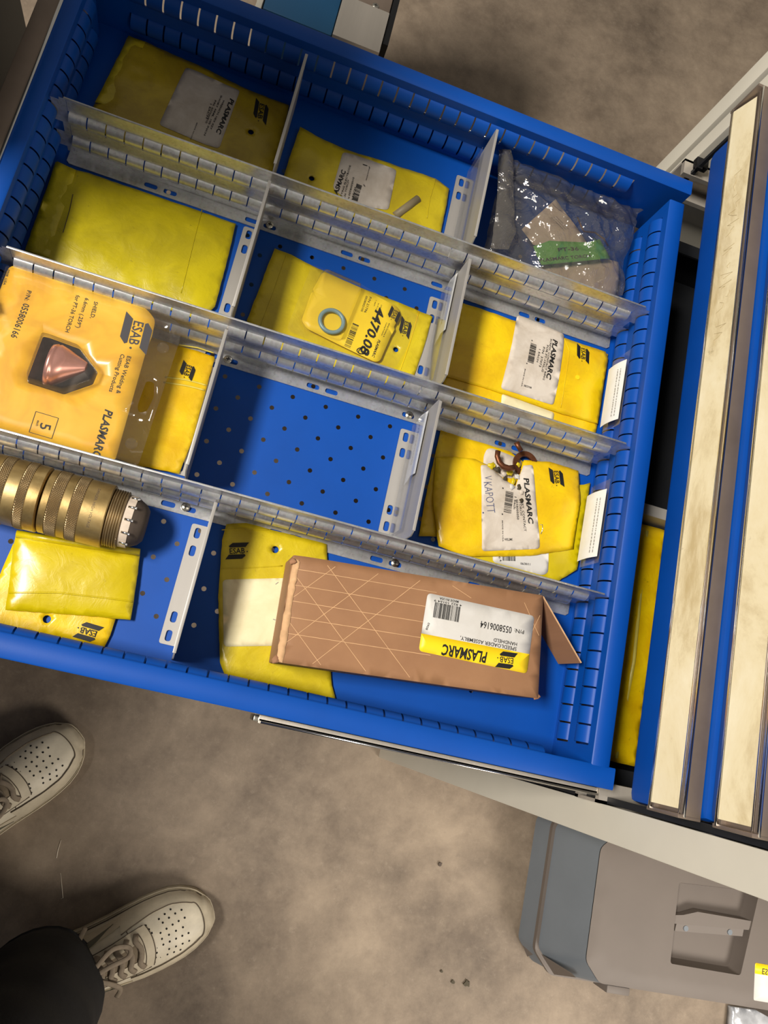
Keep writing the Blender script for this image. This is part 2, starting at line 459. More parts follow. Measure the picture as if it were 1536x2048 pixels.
# ------------------------------------------------------------------ print
_glyphs = {}
def glyphs(s, bold, shear):
    k = (s, bold, shear)
    if k not in _glyphs:
        c = bpy.data.curves.new('print', 'FONT'); c.body = s; c.size = 1.0; c.offset = bold; c.shear = shear
        c.resolution_u = 2; c.fill_mode = 'FRONT'
        o = bpy.data.objects.new('print', c)
        me = o.to_mesh()
        V = np.array([v.co[:2] for v in me.vertices]) if len(me.vertices) else np.zeros((0, 2))
        F = [list(p.vertices) for p in me.polygons]
        o.to_mesh_clear(); bpy.data.objects.remove(o); bpy.data.curves.remove(c)
        _glyphs[k] = (V, F)
    return _glyphs[k]
class Print:
    """flat lettering and marks lying on a Surf, joined into one part"""
    def __init__(s, surf, lift=0.35): s.surf = surf; s.lift = lift; s.P = []; s.F = []
    def add(s, P, F):
        n = len(s.P); s.P += [tuple(p) for p in P]; s.F += [[i + n for i in f] for f in F]
    def frame(s, A, B):
        a = at(A[0], A[1], s.surf.z)[:2]; b = at(B[0], B[1], s.surf.z)[:2]
        ex = b - a; return a, ex, np.array([-ex[1], ex[0]]) / np.linalg.norm(ex)
    def text(s, t, A, B, h=None, bold=0.0, shear=0.0, gap=0.0):
        """t along pixels A -> B, capital height h mm"""
        if bold == 0.0: bold = 0.009
        V, F = glyphs(t, bold, shear)
        if not len(V): return
        a, ex, ey = s.frame(A, B)
        w0, w1 = V[:, 0].min(), V[:, 0].max(); k = np.linalg.norm(ex) / (w1 - w0)
        cap = 0.70
        hk = k if h is None else h / cap
        s.add(a + ((V[:, 0] - w0) / (w1 - w0))[:, None] * ex + (V[:, 1] * hk)[:, None] * ey, F)
    def logo(s, A, B, h=None):
        """two slanted bars above and below the word; A, B ends of the word"""
        a, ex, ey = s.frame(A, B); L = np.linalg.norm(ex); h = h or L * 0.30
        q = lambda pts: s.add([a + x * ex + y * h * ey for x, y in pts], [list(range(len(pts)))])
        s.text('ESAB', A, B, h, 0.012)
        q([(0.02, 1.13), (1.06, 1.13), (1.30, 1.95), (0.22, 1.95), (-.04, 1.40)])
        q([(-.06, -.14), (0.98, -.14), (1.04, -.40), (0.80, -.96), (-.30, -.96)])
        s.add(circle(a + 1.16 * ex + 0.3 * h * ey, h * 0.12, 8), [list(range(8))])
    def bars(s, A, B, h, seed=1, n=34):
        r = random.Random(seed); a, ex, ey = s.frame(A, B)
        ws = [r.choice((1, 1, 1, 2, 3)) for _ in range(n * 2)]; tot = sum(ws); x = 0
        for i, w in enumerate(ws):
            if i % 2 == 0:
                x0, x1 = x / tot, (x + w) / tot
                s.add([a + x0 * ex, a + x1 * ex, a + x1 * ex + h * ey, a + x0 * ex + h * ey], [[0, 1, 2, 3]])
            x += w
    def line(s, pts, w):
        P = [np.array(at(x, y, s.surf.z)[:2]) for x, y in pts]
        for p, q in zip(P, P[1:]):
            d = q - p; L = np.linalg.norm(d)
            if L < 1e-6: continue
            d /= L; nn = np.array([-d[1], d[0]]) * w / 2; m = max(1, int(L / 4))
            for j in range(m):
                a = p + (q - p) * j / m; b = p + (q - p) * (j + 1) / m
                s.add([a - nn, b - nn, b + nn, a + nn], [[0, 1, 2, 3]])
    def dots(s, pts, r):
        for x, y in pts:
            s.add(circle(at(x, y, s.surf.z)[:2], r, 8), [list(range(8))])
    def build(s, mat, parent, name='print'):
        P = np.array(s.P); H = s.surf(P) + s.lift
        F = []
        for f in s.F:
            ar = sum(P[f[i]][0] * P[f[(i + 1) % len(f)]][1] - P[f[(i + 1) % len(f)]][0] * P[f[i]][1] for i in range(len(f)))
            F.append(f if ar > 0 else f[::-1])
        return make(name, [(p[0], p[1], h) for p, h in zip(P, H)], F, mat, parent)

# ------------------------------------------------------------------ floor
b = MB(); b.box((-3600, -3600, -860), (3600, 4200, -820))
fl = b.build('floor', M['concrete']); tag(fl, kind='structure')

# ------------------------------------------------------------------ drawer cabinet
FU = 36.0                                           # plane of the closed drawer fronts
cab = empty('drawer_cabinet', (FU, 305, -820), 'beige steel cabinet with blue drawer fronts and cream label strips along its handles', 'cabinet')
def side_panel(v0, v1, sgn):
    m = MB(); TOP = 420
    if sgn < 0:
        m.box((FU, v0, -820), (760, v1, TOP), 1.2)
    else:
        m.box((FU, v1 - 24, -820), (760, v1, TOP), 1.2)
        m.box((FU + 10, v1 - 30, -820), (760, v1 - 24, TOP))
        m.box((FU + 2, v0, -820), (760, v1 - 30, TOP), 1.2)
    return m.build('side_panel', M['beige'], cab, 'angle')
side_panel(-80, -49, -1); side_panel(664, 714, 1)
m = MB(); m.box((FU + 6, 683.5, -820), (FU + 12, 690.5, 420)); m.build('panel_gap', M['dark'], cab)
m = MB(); m.box((740, -49, -820), (760, 664, 420)); m.build('back_panel', M['beige'], cab)
m = MB(); m.box((FU - 4, -82, 420), (766, 716, 450), 3); m.build('top_panel', M['beige'], cab, 'angle')
m = MB(); m.box((FU + 6, -49, -820), (740, 664, -735)); m.build('plinth', M['beige'], cab)
for v0, v1 in ((-49, -30), (645, 664)):             # runners of the open drawer, one each side
    m = MB(); m.box((FU - 8, v0, -62), (700, v1, -56)); m.box((FU - 8, v0, -24), (700, v1, -18))
    m.box((FU - 8, v0 if v0 < 0 else v1 - 3, -62), (700, v0 + 3 if v0 < 0 else v1, -18)); m.build('drawer_runner', M['alu'], cab, 'angle')
m = MB(); m.box((FU - 1, 648, -12), (FU + 14, 660, -4), 1); m.box((FU - 1, 644, -7), (FU + 6, 650, -3)); m.build('latch_clip', M['black'], cab)
for v0, v1 in ((-48, -42), (646, 650)):
    m = MB(); m.box((FU + 1, v0, -735), (FU + 5, v1, 420)); m.build('frame_gap', M['dark'], cab)
def front(z0, z1, lz0, lz1, proto=None):
    m = MB(); m.box((FU, -41, z0), (FU + 18, 645, z1), 7.5)
    d = m.build('drawer', M['blue'], cab, 'angle')
    hu = 18.0
    m = MB()                                        # handle: label channel with bright edges and a flat top lip
    m.box((hu + 2, -41, lz0 - 4), (FU, 645, lz0), 0.6)
    m.box((hu + 6, -41, lz0 - 4), (hu + 8, 645, lz1 + 2), 0.4); m.box((hu + 3.5, -41, lz1 - 3), (hu + 6, 645, lz1 + 2), 0.4)
    m.box((hu + 3, -41, lz1), (FU, 645, lz1 + 3), 0.8)
    h = m.build('handle', M['alu_dull'], d, 'angle')
    m = MB(); m.box((hu + 3, -41, lz1 - 5), (hu + 5, 645, lz1 - 3.5), 0.4); m.box((hu - 3, -41, lz0 - 1), (hu - 1, 645, lz0 + 1.5), 0.4)
    m.box((hu + 2.5, -41.5, lz1 + 0.8), (hu + 4.5, 645.5, lz1 + 3.4), 0.6)
    m.build('handle_edge', M['chrome'], d, 'angle')
    m = MB(); m.add([(hu - 2.2, -36, lz0 + 2), (hu - 2.2, 641, lz0 + 2), (hu + 4.5, 641, lz1 - 5), (hu + 4.5, -36, lz1 - 5), (hu + 5.5, -36, lz0 + 2), (hu + 5.5, 641, lz0 + 2)], [[0, 3, 2, 1], [0, 1, 5, 4], [4, 5, 2, 3], [0, 4, 3], [1, 2, 5]]); s = m.build('label_strip', M['cream'], d)
    for v in (-41, 645):
        m = MB(); m.box((hu - 2, v - 1.5, lz0 - 4), (FU, v + 1.5, lz1 + 3), 0.6); m.build('handle_end', M['alu_dull'], d, 'angle')
    return d
d1 = front(17, 124, 81, 116)
# faint pencil scribble on the first label strip
rs = random.Random(14); m = MB(); y = 560.0
while y > 380:
    n_ = rs.randint(3, 5); pts = []
    for i in range(n_): pts.append((y - i * rs.uniform(1.5, 3.5), rs.uniform(0.25, 0.75)))
    q = [(16.0 + 6.6 * h_ - 0.25, v_, 83 + 28 * h_ + 0.2) for v_, h_ in pts]
    m.tube(q, 0.2, 5); y = pts[-1][0] - rs.choice((3, 4, 5, 12))
o = m.build('pencil_scribble', plain('faint_pencil', (176, 160, 122), 0.7, 0, 0.1, 40), [c for c in d1.children if c.name.startswith('label_strip')][0]); o['kind'] = 'stuff'
front(127, 206, 163, 197)
front(209, 310, 268, 300)
front(313, 414, 372, 404)
for z0, z1 in ((-198, -98), (-302, -202), (-406, -306), (-562, -410), (-732, -566)):
    front(z0, z1, z1 - 44, z1 - 10)
# the tray of the next drawer down, seen through the gap
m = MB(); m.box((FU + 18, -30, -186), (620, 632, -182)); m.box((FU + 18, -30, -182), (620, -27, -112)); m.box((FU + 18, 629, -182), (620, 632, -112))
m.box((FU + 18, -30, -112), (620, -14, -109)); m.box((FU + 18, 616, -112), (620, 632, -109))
m.build('drawer_tray', M['dark'], cab)  # dark colour stands in for the shade inside the cabinet
# yellow bag standing in the lower drawer
P = [(62, -8), (122, -8), (128, 120), (126, 258), (64, 258), (60, 120)]
sf = Surf(-114, P, 10, 14, 1.2, 30, 3)
bagl = sheet('parts_bag', P, sf, M['bag_yellow'], None, 2.0, 9, jag=0.3)
tag(bagl, 'yellow plastic bag in the lower drawer, seen through the gap behind the open drawer', 'bag')
m = MB(); m.tube([(96, -4, sf([(96, -4)])[0] + 1), (98, 100, sf([(98, 100)])[0] + 1.2), (96, 250, sf([(96, 250)])[0] + 1)], 2.2, 6, 0.6); m.build('seam', M['seal'], bagl, True)
m = MB(); m.box((62, 262, -181), (130, 275, -92), 1); t = m.build('drawer_divider', M['steel'], None, 'angle')
tag(t, 'dark metal divider standing across the lower drawer behind the yellow bag there', 'divider')

# ------------------------------------------------------------------ the open drawer
DZ = -68.0
drw = empty('open_drawer', (-306, 289, DZ), 'wide open blue steel drawer with slotted walls and a perforated floor', 'drawer')
# floor sheet with real round holes on a staggered grid
V = []; F = []; vi = {}
def vert(x, y):
    k = (round(x, 2), round(y, 2))
    if k not in vi: vi[k] = len(V); V.append((x, y, DZ))
    return vi[k]
U0, V0 = -0.54 * 17, 0.595 * 17
xs = [U0 - 17 * (n + .5) for n in range(-1, 37)]; ys = [V0 + 17 * (k - .5) for k in range(-2, 37)]
UL, UH, VL, VH = -629.0, 2.0, -22.0, 598.0
cx = lambda x: min(max(x, UL), UH)
cy = lambda y: min(max(y, VL), VH)
for n in range(-1, 38):
    for k in range(-3, 37):
        x, y = U0 - 17 * n, V0 + 17 * k
        x0, x1, y0, y1 = cx(x - 8.5), cx(x + 8.5), cy(y - 8.5), cy(y + 8.5)
        if x1 - x0 < 0.5 or y1 - y0 < 0.5: continue
        full = x1 - x0 > 16.5 and y1 - y0 > 16.5
        if full and (n + k) % 2 == 0 and 5 <= n < 32 and 1 <= k < 30:
            ring = [vert(x + 2.3 * math.cos(t), y + 2.3 * math.sin(t)) for t in (2 * math.pi * (i + .5) / 12 for i in range(12))]
            sq = [vert(x1, y), vert(x1, y1), vert(x, y1), vert(x0, y1), vert(x0, y), vert(x0, y0), vert(x, y0), vert(x1, y0)]
            # 12 ring points against 8 square points
            F += [[sq[0], sq[1], ring[1], ring[0]], [sq[1], sq[2], ring[2], ring[1]], [sq[2], ring[3], ring[2]], [sq[2], sq[3], ring[4], ring[3]],
                  [sq[3], sq[4], ring[5], ring[4]], [sq[4], ring[6], ring[5]], [sq[4], sq[5], ring[7], ring[6]], [sq[5], sq[6], ring[8], ring[7]],
                  [sq[6], ring[9], ring[8]], [sq[6], sq[7], ring[10], ring[9]], [sq[7], sq[0], ring[11], ring[10]], [sq[0], ring[0], ring[11]]]
        else:
            F.append([vert(x0, y0), vert(x1, y0), vert(x1, y1), vert(x0, y1)])
make('perforated_floor', V, F, M['blue'], drw)
RIB = lambda za, zb, b: [(za, 0.0)] + [(za + (zb - za) * t, b * math.sin(math.pi * t) ** 0.62) for t in (0.02, 0.08, 0.18, 0.30, 0.43, 0.57, 0.70, 0.82, 0.92, 0.98)] + [(zb, 0.0)]
WPROF = [(DZ, 0.0)] + RIB(-61, -39, 5.5) + RIB(-23, 0, 6.5) + [(10.0, 0.0)]
def wall(name, mapf, k0, k1, rim, drop, prof=WPROF, kw=0.85, e0=None, e1=None):
    """mapf(s, o, z): s along the wall (units of 17 mm), o inward offset"""
    V = []; F = []
    e0 = k0 * 17 - 17 if e0 is None else e0; e1 = k1 * 17 + 17 if e1 is None else e1
    def strip(sa, sb, lo, hi):
        n = len(V); pr = prof[lo:hi + 1]
        for z, o in pr: V.append(mapf(sa, o, z)); V.append(mapf(sb, o, z))
        for i in range(len(pr) - 1): F.append([n + 2 * i, n + 2 * i + 1, n + 2 * i + 3, n + 2 * i + 2])
    strip(e0, k0 * 17 - kw, 0, 1); strip(e0, k0 * 17 - kw, 12, 13); strip(e0, k0 * 17 - kw, 24, len(prof) - 1)
    n = len(V)
    for za, zb in ((-61, -39), (-23, 0)):                      # blank ends of the ribs
        for ss in ((e0, k0 * 17 - kw), (k1 * 17 + kw, e1)):
            i = len(V); V.extend([mapf(ss[0], 0, za), mapf(ss[1], 0, za), mapf(ss[1], 0, zb), mapf(ss[0], 0, zb)]); F.append([i, i + 1, i + 2, i + 3])
    for k in range(k0, k1 + 1):
        a, b = k * 17 - kw, k * 17 + kw
        for lo, hi in ((0, 1), (12, 13), (24, len(prof) - 1)): strip(a, b, lo, hi)
        if k < k1: strip(b, (k + 1) * 17 - kw, 0, len(prof) - 1)
    e = k1 * 17 + kw
    for lo, hi in ((0, 1), (12, 13), (24, len(prof) - 1)): strip(e, e1, lo, hi)
    # folded rim: outwards, then down
    r = [(10.0, 0.0), (11.0, -1.2), (11.0, -rim + 1.2), (10.0, -rim), (10.0 - drop, -rim)]
    n = len(V)
    for z, o in r: V.append(mapf(e0, o, z)); V.append(mapf(e1, o, z))
    for i in range(len(r) - 1): F.append([n + 2 * i, n + 2 * i + 1, n + 2 * i + 3, n + 2 * i + 2])
    return make(name, V, F, M['blue'], drw, 'angle')
wall('slotted_side', lambda s, o, z: (0 - o, s, z), 0, 33, 18, 78)
wall('slotted_side', lambda s, o, z: (-612 + o, s, z), 0, 33, 16, 60)
wall('slotted_side', lambda s, o, z: (s - 6, 593.5 - o, z), -34, -2, 17, 14, e0=-620, e1=30)
wall('slotted_side', lambda s, o, z: (s - 6, -16 + o, z), -34, -2, 19, 14, e0=-620, e1=30)
# plain outer plates behind the lower slots
m = MB(); m.box((-625, 598, -72), (23, 600, -30)); m.build('plate', M['blue'], drw)
m = MB(); m.box((-625, -24, -72), (23, -22, -30)); m.build('plate', M['blue'], drw)
m = MB(); m.box((-640, -44, -96), (-629, 640, 8), 2.0); fp = m.build('front_panel', M['blue'], drw, 'angle')
m = MB(); m.box((-646, -44, 8), (-627, 640, 11.5), 0.8); m.box((-646, -44, -30), (-644, 640, 10), 0.5); m.box((-646, -44, -34), (-640, 640, -30), 0.5)
m.build('handle', M['alu_dull'], drw, 'angle')
m = MB(); m.box((-628.5, -44, 9.5), (-625.5, 640, 12.5), 0.8); m.build('handle_edge', M['chrome'], drw, 'angle')
m = MB(); m.box((-647, -40, -24), (-645.8, 636, 4)); m.build('label_strip', M['cream'], drw)
for s in (0, 1):                                    # telescopic slides on the two outer sides
    def S(v): return v if s == 0 else 577.5 - v
    m = MB(); z1 = -20 if s == 0 else -50
    u0 = at(520, 1428, -20)[0]; u1 = at(1196, 1580, -20)[0]
    va, vb = (-43, -36) if s == 0 else (613, 620)
    m.box((u0, va, z1 - 3), (u1, vb, z1), 0.6); m.box((u0, va, z1 - 40), (u1, vb, z1 - 37), 0.6); m.box((u0, va + (2 if s == 0 else 3), z1 - 40), (u1, va + (4 if s == 0 else 5), z1), 0.3)
    sl = m.build('drawer_slide', M['alu'], drw, 'angle')
    m = MB(); m.tube([(u0 + 2, va + 1.2 if s == 0 else vb - 1.2, z1 + .6), (u1, va + 1.2 if s == 0 else vb - 1.2, z1 + .6)], 1.0, 8); m.build('slide_bead', M['chrome'], sl, True)
    m = MB(); m.box((u0 - 4, va + 1, z1 - 34), (u0 + 10, vb - 1, z1 - 4), 1); m.build('slide_stop', M['screw'], sl, 'angle')

# ------------------------------------------------------------------ long slotted partitions
PK = 26
def partition(k, label):
    v = k * 17.0
    t = empty('slotted_partition', (-306, v, DZ), label, 'partition', 'slotted partitions across the drawer')
    prof = [(-66.6, 0.0), (-58, 0.0)] + RIB(-56.5, -40, 5.5) + RIB(-23, -6, 5.5) + [(-3, 0.0), (9.3, 0.0)]
    V = []; F = []
    mp = lambda s, o, z: (s, v - o, z)
    def strip(sa, sb, lo, hi):
        n = len(V); pr = prof[lo:hi + 1]
        for z, o in pr: V.append(mp(sa, o, z)); V.append(mp(sb, o, z))
        for i in range(len(pr) - 1): F.append([n + 2 * i, n + 2 * i + 1, n + 2 * i + 3, n + 2 * i + 2])
    N_ = len(prof) - 1; kw = 0.6
    for q in range(-35, 0):
        a, b_ = q * 17 - kw, q * 17 + kw
        for lo, hi in ((0, 2), (13, 14), (25, N_)): strip(a, b_, lo, hi)
        if q < -1: strip(b_, (q + 1) * 17 - kw, 0, N_)
    for sa, sb in ((-602, -595.9), (-16.1, -8)):
        n = len(V); V.extend([mp(sa, 0, -66.6), mp(sb, 0, -66.6), mp(sb, 0, 9.3), mp(sa, 0, 9.3)]); F.append([n, n + 1, n + 2, n + 3])
    for sa, sb in ((-8, -2.5), (-609.5, -602)):                # end tabs held in the wall slots
        for za, zb in ((-24, 6), (-60, -38)):
            n = len(V); V.extend([mp(sa, 0, za), mp(sb, 0, za), mp(sb, 0, zb), mp(sa, 0, zb)]); F.append([n, n + 1, n + 2, n + 3])
    make('slotted_plate', V, F, M['zinc'], t, 'angle')
    m = MB(); m.box((-598, v - 0.2, 8.6), (-10, v + 1.6, 10.0), 0.35); m.build('top_hem', M['zinc'], t, 'angle')
    fr = [(-600, v + 1), (-6, v + 1), (-6, v - 11), (-9, v - 13.5), (-597, v - 13.5), (-600, v - 11)]
    sl = []
    for c in (-510, -408, -306, -205, -102):
        for dx in (-9.6, 9.6):
            sl.append(rounded([(c + dx - 6.5, v - 10), (c + dx + 6.5, v - 10), (c + dx + 6.5, v - 5), (c + dx - 6.5, v - 5)], 2.4, 3))
    sheet('foot_flange', fr, Surf(-66.2), M['zinc'], t, 1.2, 60, sl, smooth=False)
    return t
def screw(p, parent):
    m = MB(); x, y, z = p
    for r0, r1, za, zb in ((4.2, 4.0, 0, 1.2), (4.0, 2.4, 1.2, 2.3)):
        n = 16
        V = [(x + r0 * math.cos(2 * math.pi * i / n), y + r0 * math.sin(2 * math.pi * i / n), z + za) for i in range(n)] + [(x + r1 * math.cos(2 * math.pi * i / n), y + r1 * math.sin(2 * math.pi * i / n), z + zb) for i in range(n)]
        m.add(V, [[i, (i + 1) % n, n + (i + 1) % n, n + i] for i in range(n)] + [list(range(n, 2 * n))])
    o = m.build('screw', M['screw'], parent, 'angle')
    m = MB(); m.box((x - 2.0, y - .35, z + 2.2), (x + 2.0, y + .35, z + 2.45)); m.box((x - .35, y - 2.0, z + 2.2), (x + .35, y + 2.0, z + 2.45)); m.build('cross_recess', M['hole'], o)
    return o
p1 = partition(26, 'zinc slotted partition farthest from the shoes, running below the clear bag')
p2 = dup(p1, (0, -153, 0)); p2['label'] = 'zinc slotted partition between the ring blister and the empty blue compartment'
p3 = dup(p1, (0, -306, 0)); p3['label'] = 'zinc slotted partition nearest the shoes, beside the cardboard box and the brass connector'
for p, sc in ((p1, [(-399, 436.3)]), (p2, [(-213.8, 282), (-402, 282)]), (p3, [(-402, 130), (-196, 129.5)])):
    for x, y in sc: screw((x, y, -66.2), p)

# ------------------------------------------------------------------ short cross dividers
def divider(u, v0, v1, label, holder=True, card=None):
    t = empty('cross_divider', (u, v0, DZ), label, 'divider', 'steel cross dividers in the drawer')
    c = 5
    V = [(u, v0 + 1, -66.5), (u, v1 - 1, -66.5), (u, v1 - 1, 3), (u, v1 - c, 9.3), (u, v0 + c, 9.3), (u, v0 + 1, 3)]
    V2 = [(x - 1.2, y, z) for x, y, z in V]
    n = len(V)
    m = MB(); m.add(V + V2, [list(range(n)), list(range(n, 2 * n))[::-1]] + [[i, n + i, n + (i + 1) % n, (i + 1) % n] for i in range(n)])
    m.box((u - 2.2, v0 + c, 8.2), (u + 0.6, v1 - c, 9.8), 0.3)
    m.build('plate', M['steel'], t, 'angle')
    fv0, fv1 = v0 + 13, v1 - 13
    fr = rounded([(u, fv0), (u, fv1), (u - 16, fv1), (u - 16, fv0)], [0, 0, 2.5, 2.5], 3)
    sl = [rounded([(u - 12, y - 5), (u - 6.5, y - 5), (u - 6.5, y + 5), (u - 12, y + 5)], 2.5, 3) for y in (fv0 + 8, fv0 + 25, fv1 - 25, fv1 - 8)]
    sheet('foot_flange', fr, Surf(-66.0), M['steel'], t, 1.2, 40, sl, smooth=False)
    if holder:
        m = MB(); m.box((u - 6.0, v0 + 10, -61), (u - 5.4, v1 - 8, -18), 0.1); m.box((u - 6, v0 + 10, -61), (u - 1.2, v1 - 8, -60.2))
        m.build('label_holder', M['clear_holder'], t)
    if card:
        a, b_, z0, z1 = card
        V = [(u - 3.0 - 1.6 * math.sin(i / 6 * math.pi), y, z0 + (z1 - z0) * i / 6) for i in range(7) for y in ((a + (4 if i > 3 else 0)), b_)]
        o = make('label_card', V, [[2 * i, 2 * i + 1, 2 * i + 3, 2 * i + 2] for i in range(6)], M['paper'], t, True)
        r = random.Random(int(u + v0)); m = MB(); y = a + 16
        while y < b_ - 10:
            w = r.uniform(1.2, 3.2); zc = z0 + (z1 - z0) * 0.55
            xx = u - 4.9
            m.add([(xx, y, zc - 1.4), (xx, y + w, zc - 1.4), (xx - 0.05, y + w, zc + 1.2), (xx - 0.05, y, zc + 1.2)], [[0, 1, 2, 3]]); y += w + r.uniform(0.8, 1.6)
        m.build('print', M['print_grey'], o)
    return t
divider(-407, 448, 586, 'steel cross divider between the two dim yellow bags in the top row', False)
divider(-203, 448, 586, 'steel cross divider left of the clear plastic bag in the top row', True)
divider(-407, 296, 439, 'steel cross divider right of the blank lime yellow bag', False)
divider(-203, 296, 432, 'steel cross divider with a white card, right of the ring blister', True, (359, 428, -55, -22))
divider(-407, 145, 283, 'steel cross divider left of the empty blue compartment', False)
divider(-203, 142, 279, 'steel cross divider with a white card, right of the empty blue compartment', True, (205, 274, -56, -21))
divider(-376, -8, 130, 'steel cross divider right of the brass connector', False)
# paper strips slipped in clear holders against the back wall
def wall_card(v0, v1, z0, z1, label):
    V = [(-8.5 - 3.0 * math.sin((i / 6) * math.pi) * (0.6 + 0.4 * (j % 2)) - (1 - i / 6) * 3.5, v0 + (v1 - v0) * j / 8 + (0.04 * (z - z0) * (v1 - v0) / 60), z) for j in range(9) for i, z in ((i, z0 + (z1 - z0) * i / 6) for i in range(7))]
    F = [[j * 7 + i, j * 7 + i + 1, (j + 1) * 7 + i + 1, (j + 1) * 7 + i] for j in range(8) for i in range(6)]
    o = make('label_card', V, F, M['paper'], None, True); tag(o, label, 'label')
    m = MB(); r = random.Random(int(v0)); y = v0 + 6
    while y < v1 - 8:
        w = r.uniform(1, 3)
        for zz in (0.70, 0.82):
            z = z0 + (z1 - z0) * zz; xx = -8.5 - 3.0 * math.sin(zz * math.pi) - (1 - zz) * 3.5 - 0.4
            m.add([(xx, y, z - .6), (xx, y + w, z - .6), (xx + .3, y + w, z + 0.5), (xx + .3, y, z + 0.5)], [[0, 1, 2, 3]])
        y += w + r.uniform(.7, 1.4)
    m.build('print', M['print_grey'], o)
    m = MB(); m.add([(-7.6, v0 - 5, z0 - 2), (-7.6, v1 + 12, z0 - 2), (-7.6, v1 + 12, z1 + 3), (-7.6, v0 - 5, z1 + 3)], [[0, 1, 2, 3]]); m.build('label_holder', M['clear_holder'], o)
    return o
wall_card(324.5, 393, -47, -17, 'curled white paper strip against the back wall beside the golden bags')
wall_card(177, 248, -52, -19, 'white printed paper strip against the back wall beside the torn bag')

# ------------------------------------------------------------------ parts bags
BAGS = 'yellow plastic parts bags'
def parts_bag(label, outline, z, mat, puff=3.0, crumple=1.0, scale=30, seed=1, holes=(), hr=3.2, thick=1.6, extra=None, spacing=5.0, clip=None, soft=12, cat='bag'):
    """outline in photo pixels at height z; clip = (vmin, vmax, umin, umax) keeps it inside its compartment"""
    P = uv(outline, z)
    if clip:
        P = [(min(max(u, clip[2]), clip[3]), min(max(v, clip[0]), clip[1])) for u, v in P]
    sf = Surf(z, P, puff, soft, crumple, scale, seed, extra)
    hs = [circle(at(x, y, z)[:2], hr, 14) for x, y in holes]
    o = sheet('parts_bag', P, sf, M[mat], None, thick, spacing, hs, jag=0.25, seed=seed)
    tag(o, label, cat, BAGS)
    return o, sf
def label_on(o, sf, px, mat='label', r=4, lift=0.5, name='label', spacing=6, clip=None):
    P = uv(px, sf.z)
    if clip: P = [(min(max(u, clip[2]), clip[3]), min(max(v, clip[0]), clip[1])) for u, v in P]
    return sheet(name, rounded(P, r), sf, M[mat], o, 0.25, spacing, lift=lift)
def seam(o, sf, pts, r=0.5, mat='seal', name='seam', flat=0.5):
    P = [at(x, y, sf.z)[:2] for x, y in pts]; Q = []
    for a, b in zip(P, P[1:]):
        for j in range(6): Q.append(a + (b - a) * j / 6)
    Q.append(P[-1]); H = sf(Q)
    m = MB(); m.tube([(q[0], q[1], h + 0.2) for q, h in zip(Q, H)], r, 6, flat)
    return m.build(name, M[mat], o, True)

# A: top row, left
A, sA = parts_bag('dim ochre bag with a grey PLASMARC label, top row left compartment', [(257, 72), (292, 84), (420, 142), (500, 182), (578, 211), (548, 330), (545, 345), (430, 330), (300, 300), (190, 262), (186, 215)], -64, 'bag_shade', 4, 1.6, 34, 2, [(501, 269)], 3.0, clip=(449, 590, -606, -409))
label_on(A, sA, [(372, 139), (480, 184), (438, 302), (404, 292), (318, 255)], 'label', 4, clip=(451, 590, -606, -409))
p = Print(sA, 0.95)
p.text('PLASMARC', (460, 202), (431, 272), 4.6, 0.03, 0.15)
for t, a, b_, h in (('WRENCH, HEX KEY', (446, 205), (419, 265), 1.7), ('SHORT ARM, .105 INCH', (441, 196), (407, 276), 1.7), ('P/N  0375W810', (429, 206), (410, 252), 1.9), ('1 EACH', (420, 213), (411, 243), 1.7), ('MADE IN USA', (393, 252), (380, 285), 1.0)):
    p.text(t, a, b_, h)
p.build(M['ink'], A)
p = Print(sA, 0.6); p.logo((519, 211), (514, 241), 5.0); p.build(M['ink'], A, 'logo_print')
f = sheet('folded_end', uv([(259, 75), (291, 86), (258, 152), (228, 215), (190, 206)], -62.5), Surf(-61.5, None, 0, 10, 0.8, 20, 4), M['bag_olive'], A, 0.5, 6)
# B: top row, middle
def ramp_b(P):  return np.where(P[:, 0] < -380, (-380 - P[:, 0]) * 0.16, 0)
B, sB = parts_bag('olive yellow bag with a punched hole and a label, top row middle compartment', [(600, 254), (632, 272), (690, 298), (780, 327), (871, 357), (899, 377), (885, 450), (880, 478), (760, 452), (640, 410), (566, 360), (578, 318)], -64, 'bag_olive', 3.5, 1.3, 32, 5, [(622.5, 360)], 3.0, extra=None, clip=(449, 590, -400, -206))
lb = label_on(B, sB, [(685, 306), (712, 312), (792, 342), (775, 424), (700, 412), (664, 380)], 'label', 4, clip=(450, 590, -400, -206))
p = Print(sB, 0.95)
p.text('PLASMARC', (669, 405), (690, 347), 4.6, 0.03, 0.15)
for t, a, b_, h in (('CUTTING ELECTRODE', (679, 408), (700, 336), 1.7), ('PT-36 TORCH', (687, 408), (696, 366), 1.7), ('P/N 0558003010', (695, 410), (707, 360), 1.9), ('1 EACH', (704, 404), (710, 380), 1.7), ('MADE IN USA', (731, 366), (738, 340), 1.0)):
    p.text(t, a, b_, h)
p.bars((712, 412), (722, 376), 6.0, 7, 22); p.line([(724, 333), (733, 336)], 1.2); p.line([(736, 337), (738, 341)], 0.7); p.line([(725, 374), (728, 378)], 0.8)
p.build(M['ink'], B)
seam(B, sB, [(871, 358), (858, 400), (852, 440)], 0.5, 'bag_olive')
ra, rb = at(836, 398, -61), at(790, 432, -61)
m = MB(); m.tube([tuple(ra), tuple(rb)], 4.4, 14); t = m.build('grey_tube', plain('grey_tube_plastic', (150, 136, 104), 0.5, 0, 0.1, 40), None, True)
tag(t, 'short grey tube showing through the right end of the olive bag, top middle compartment', 'tube')

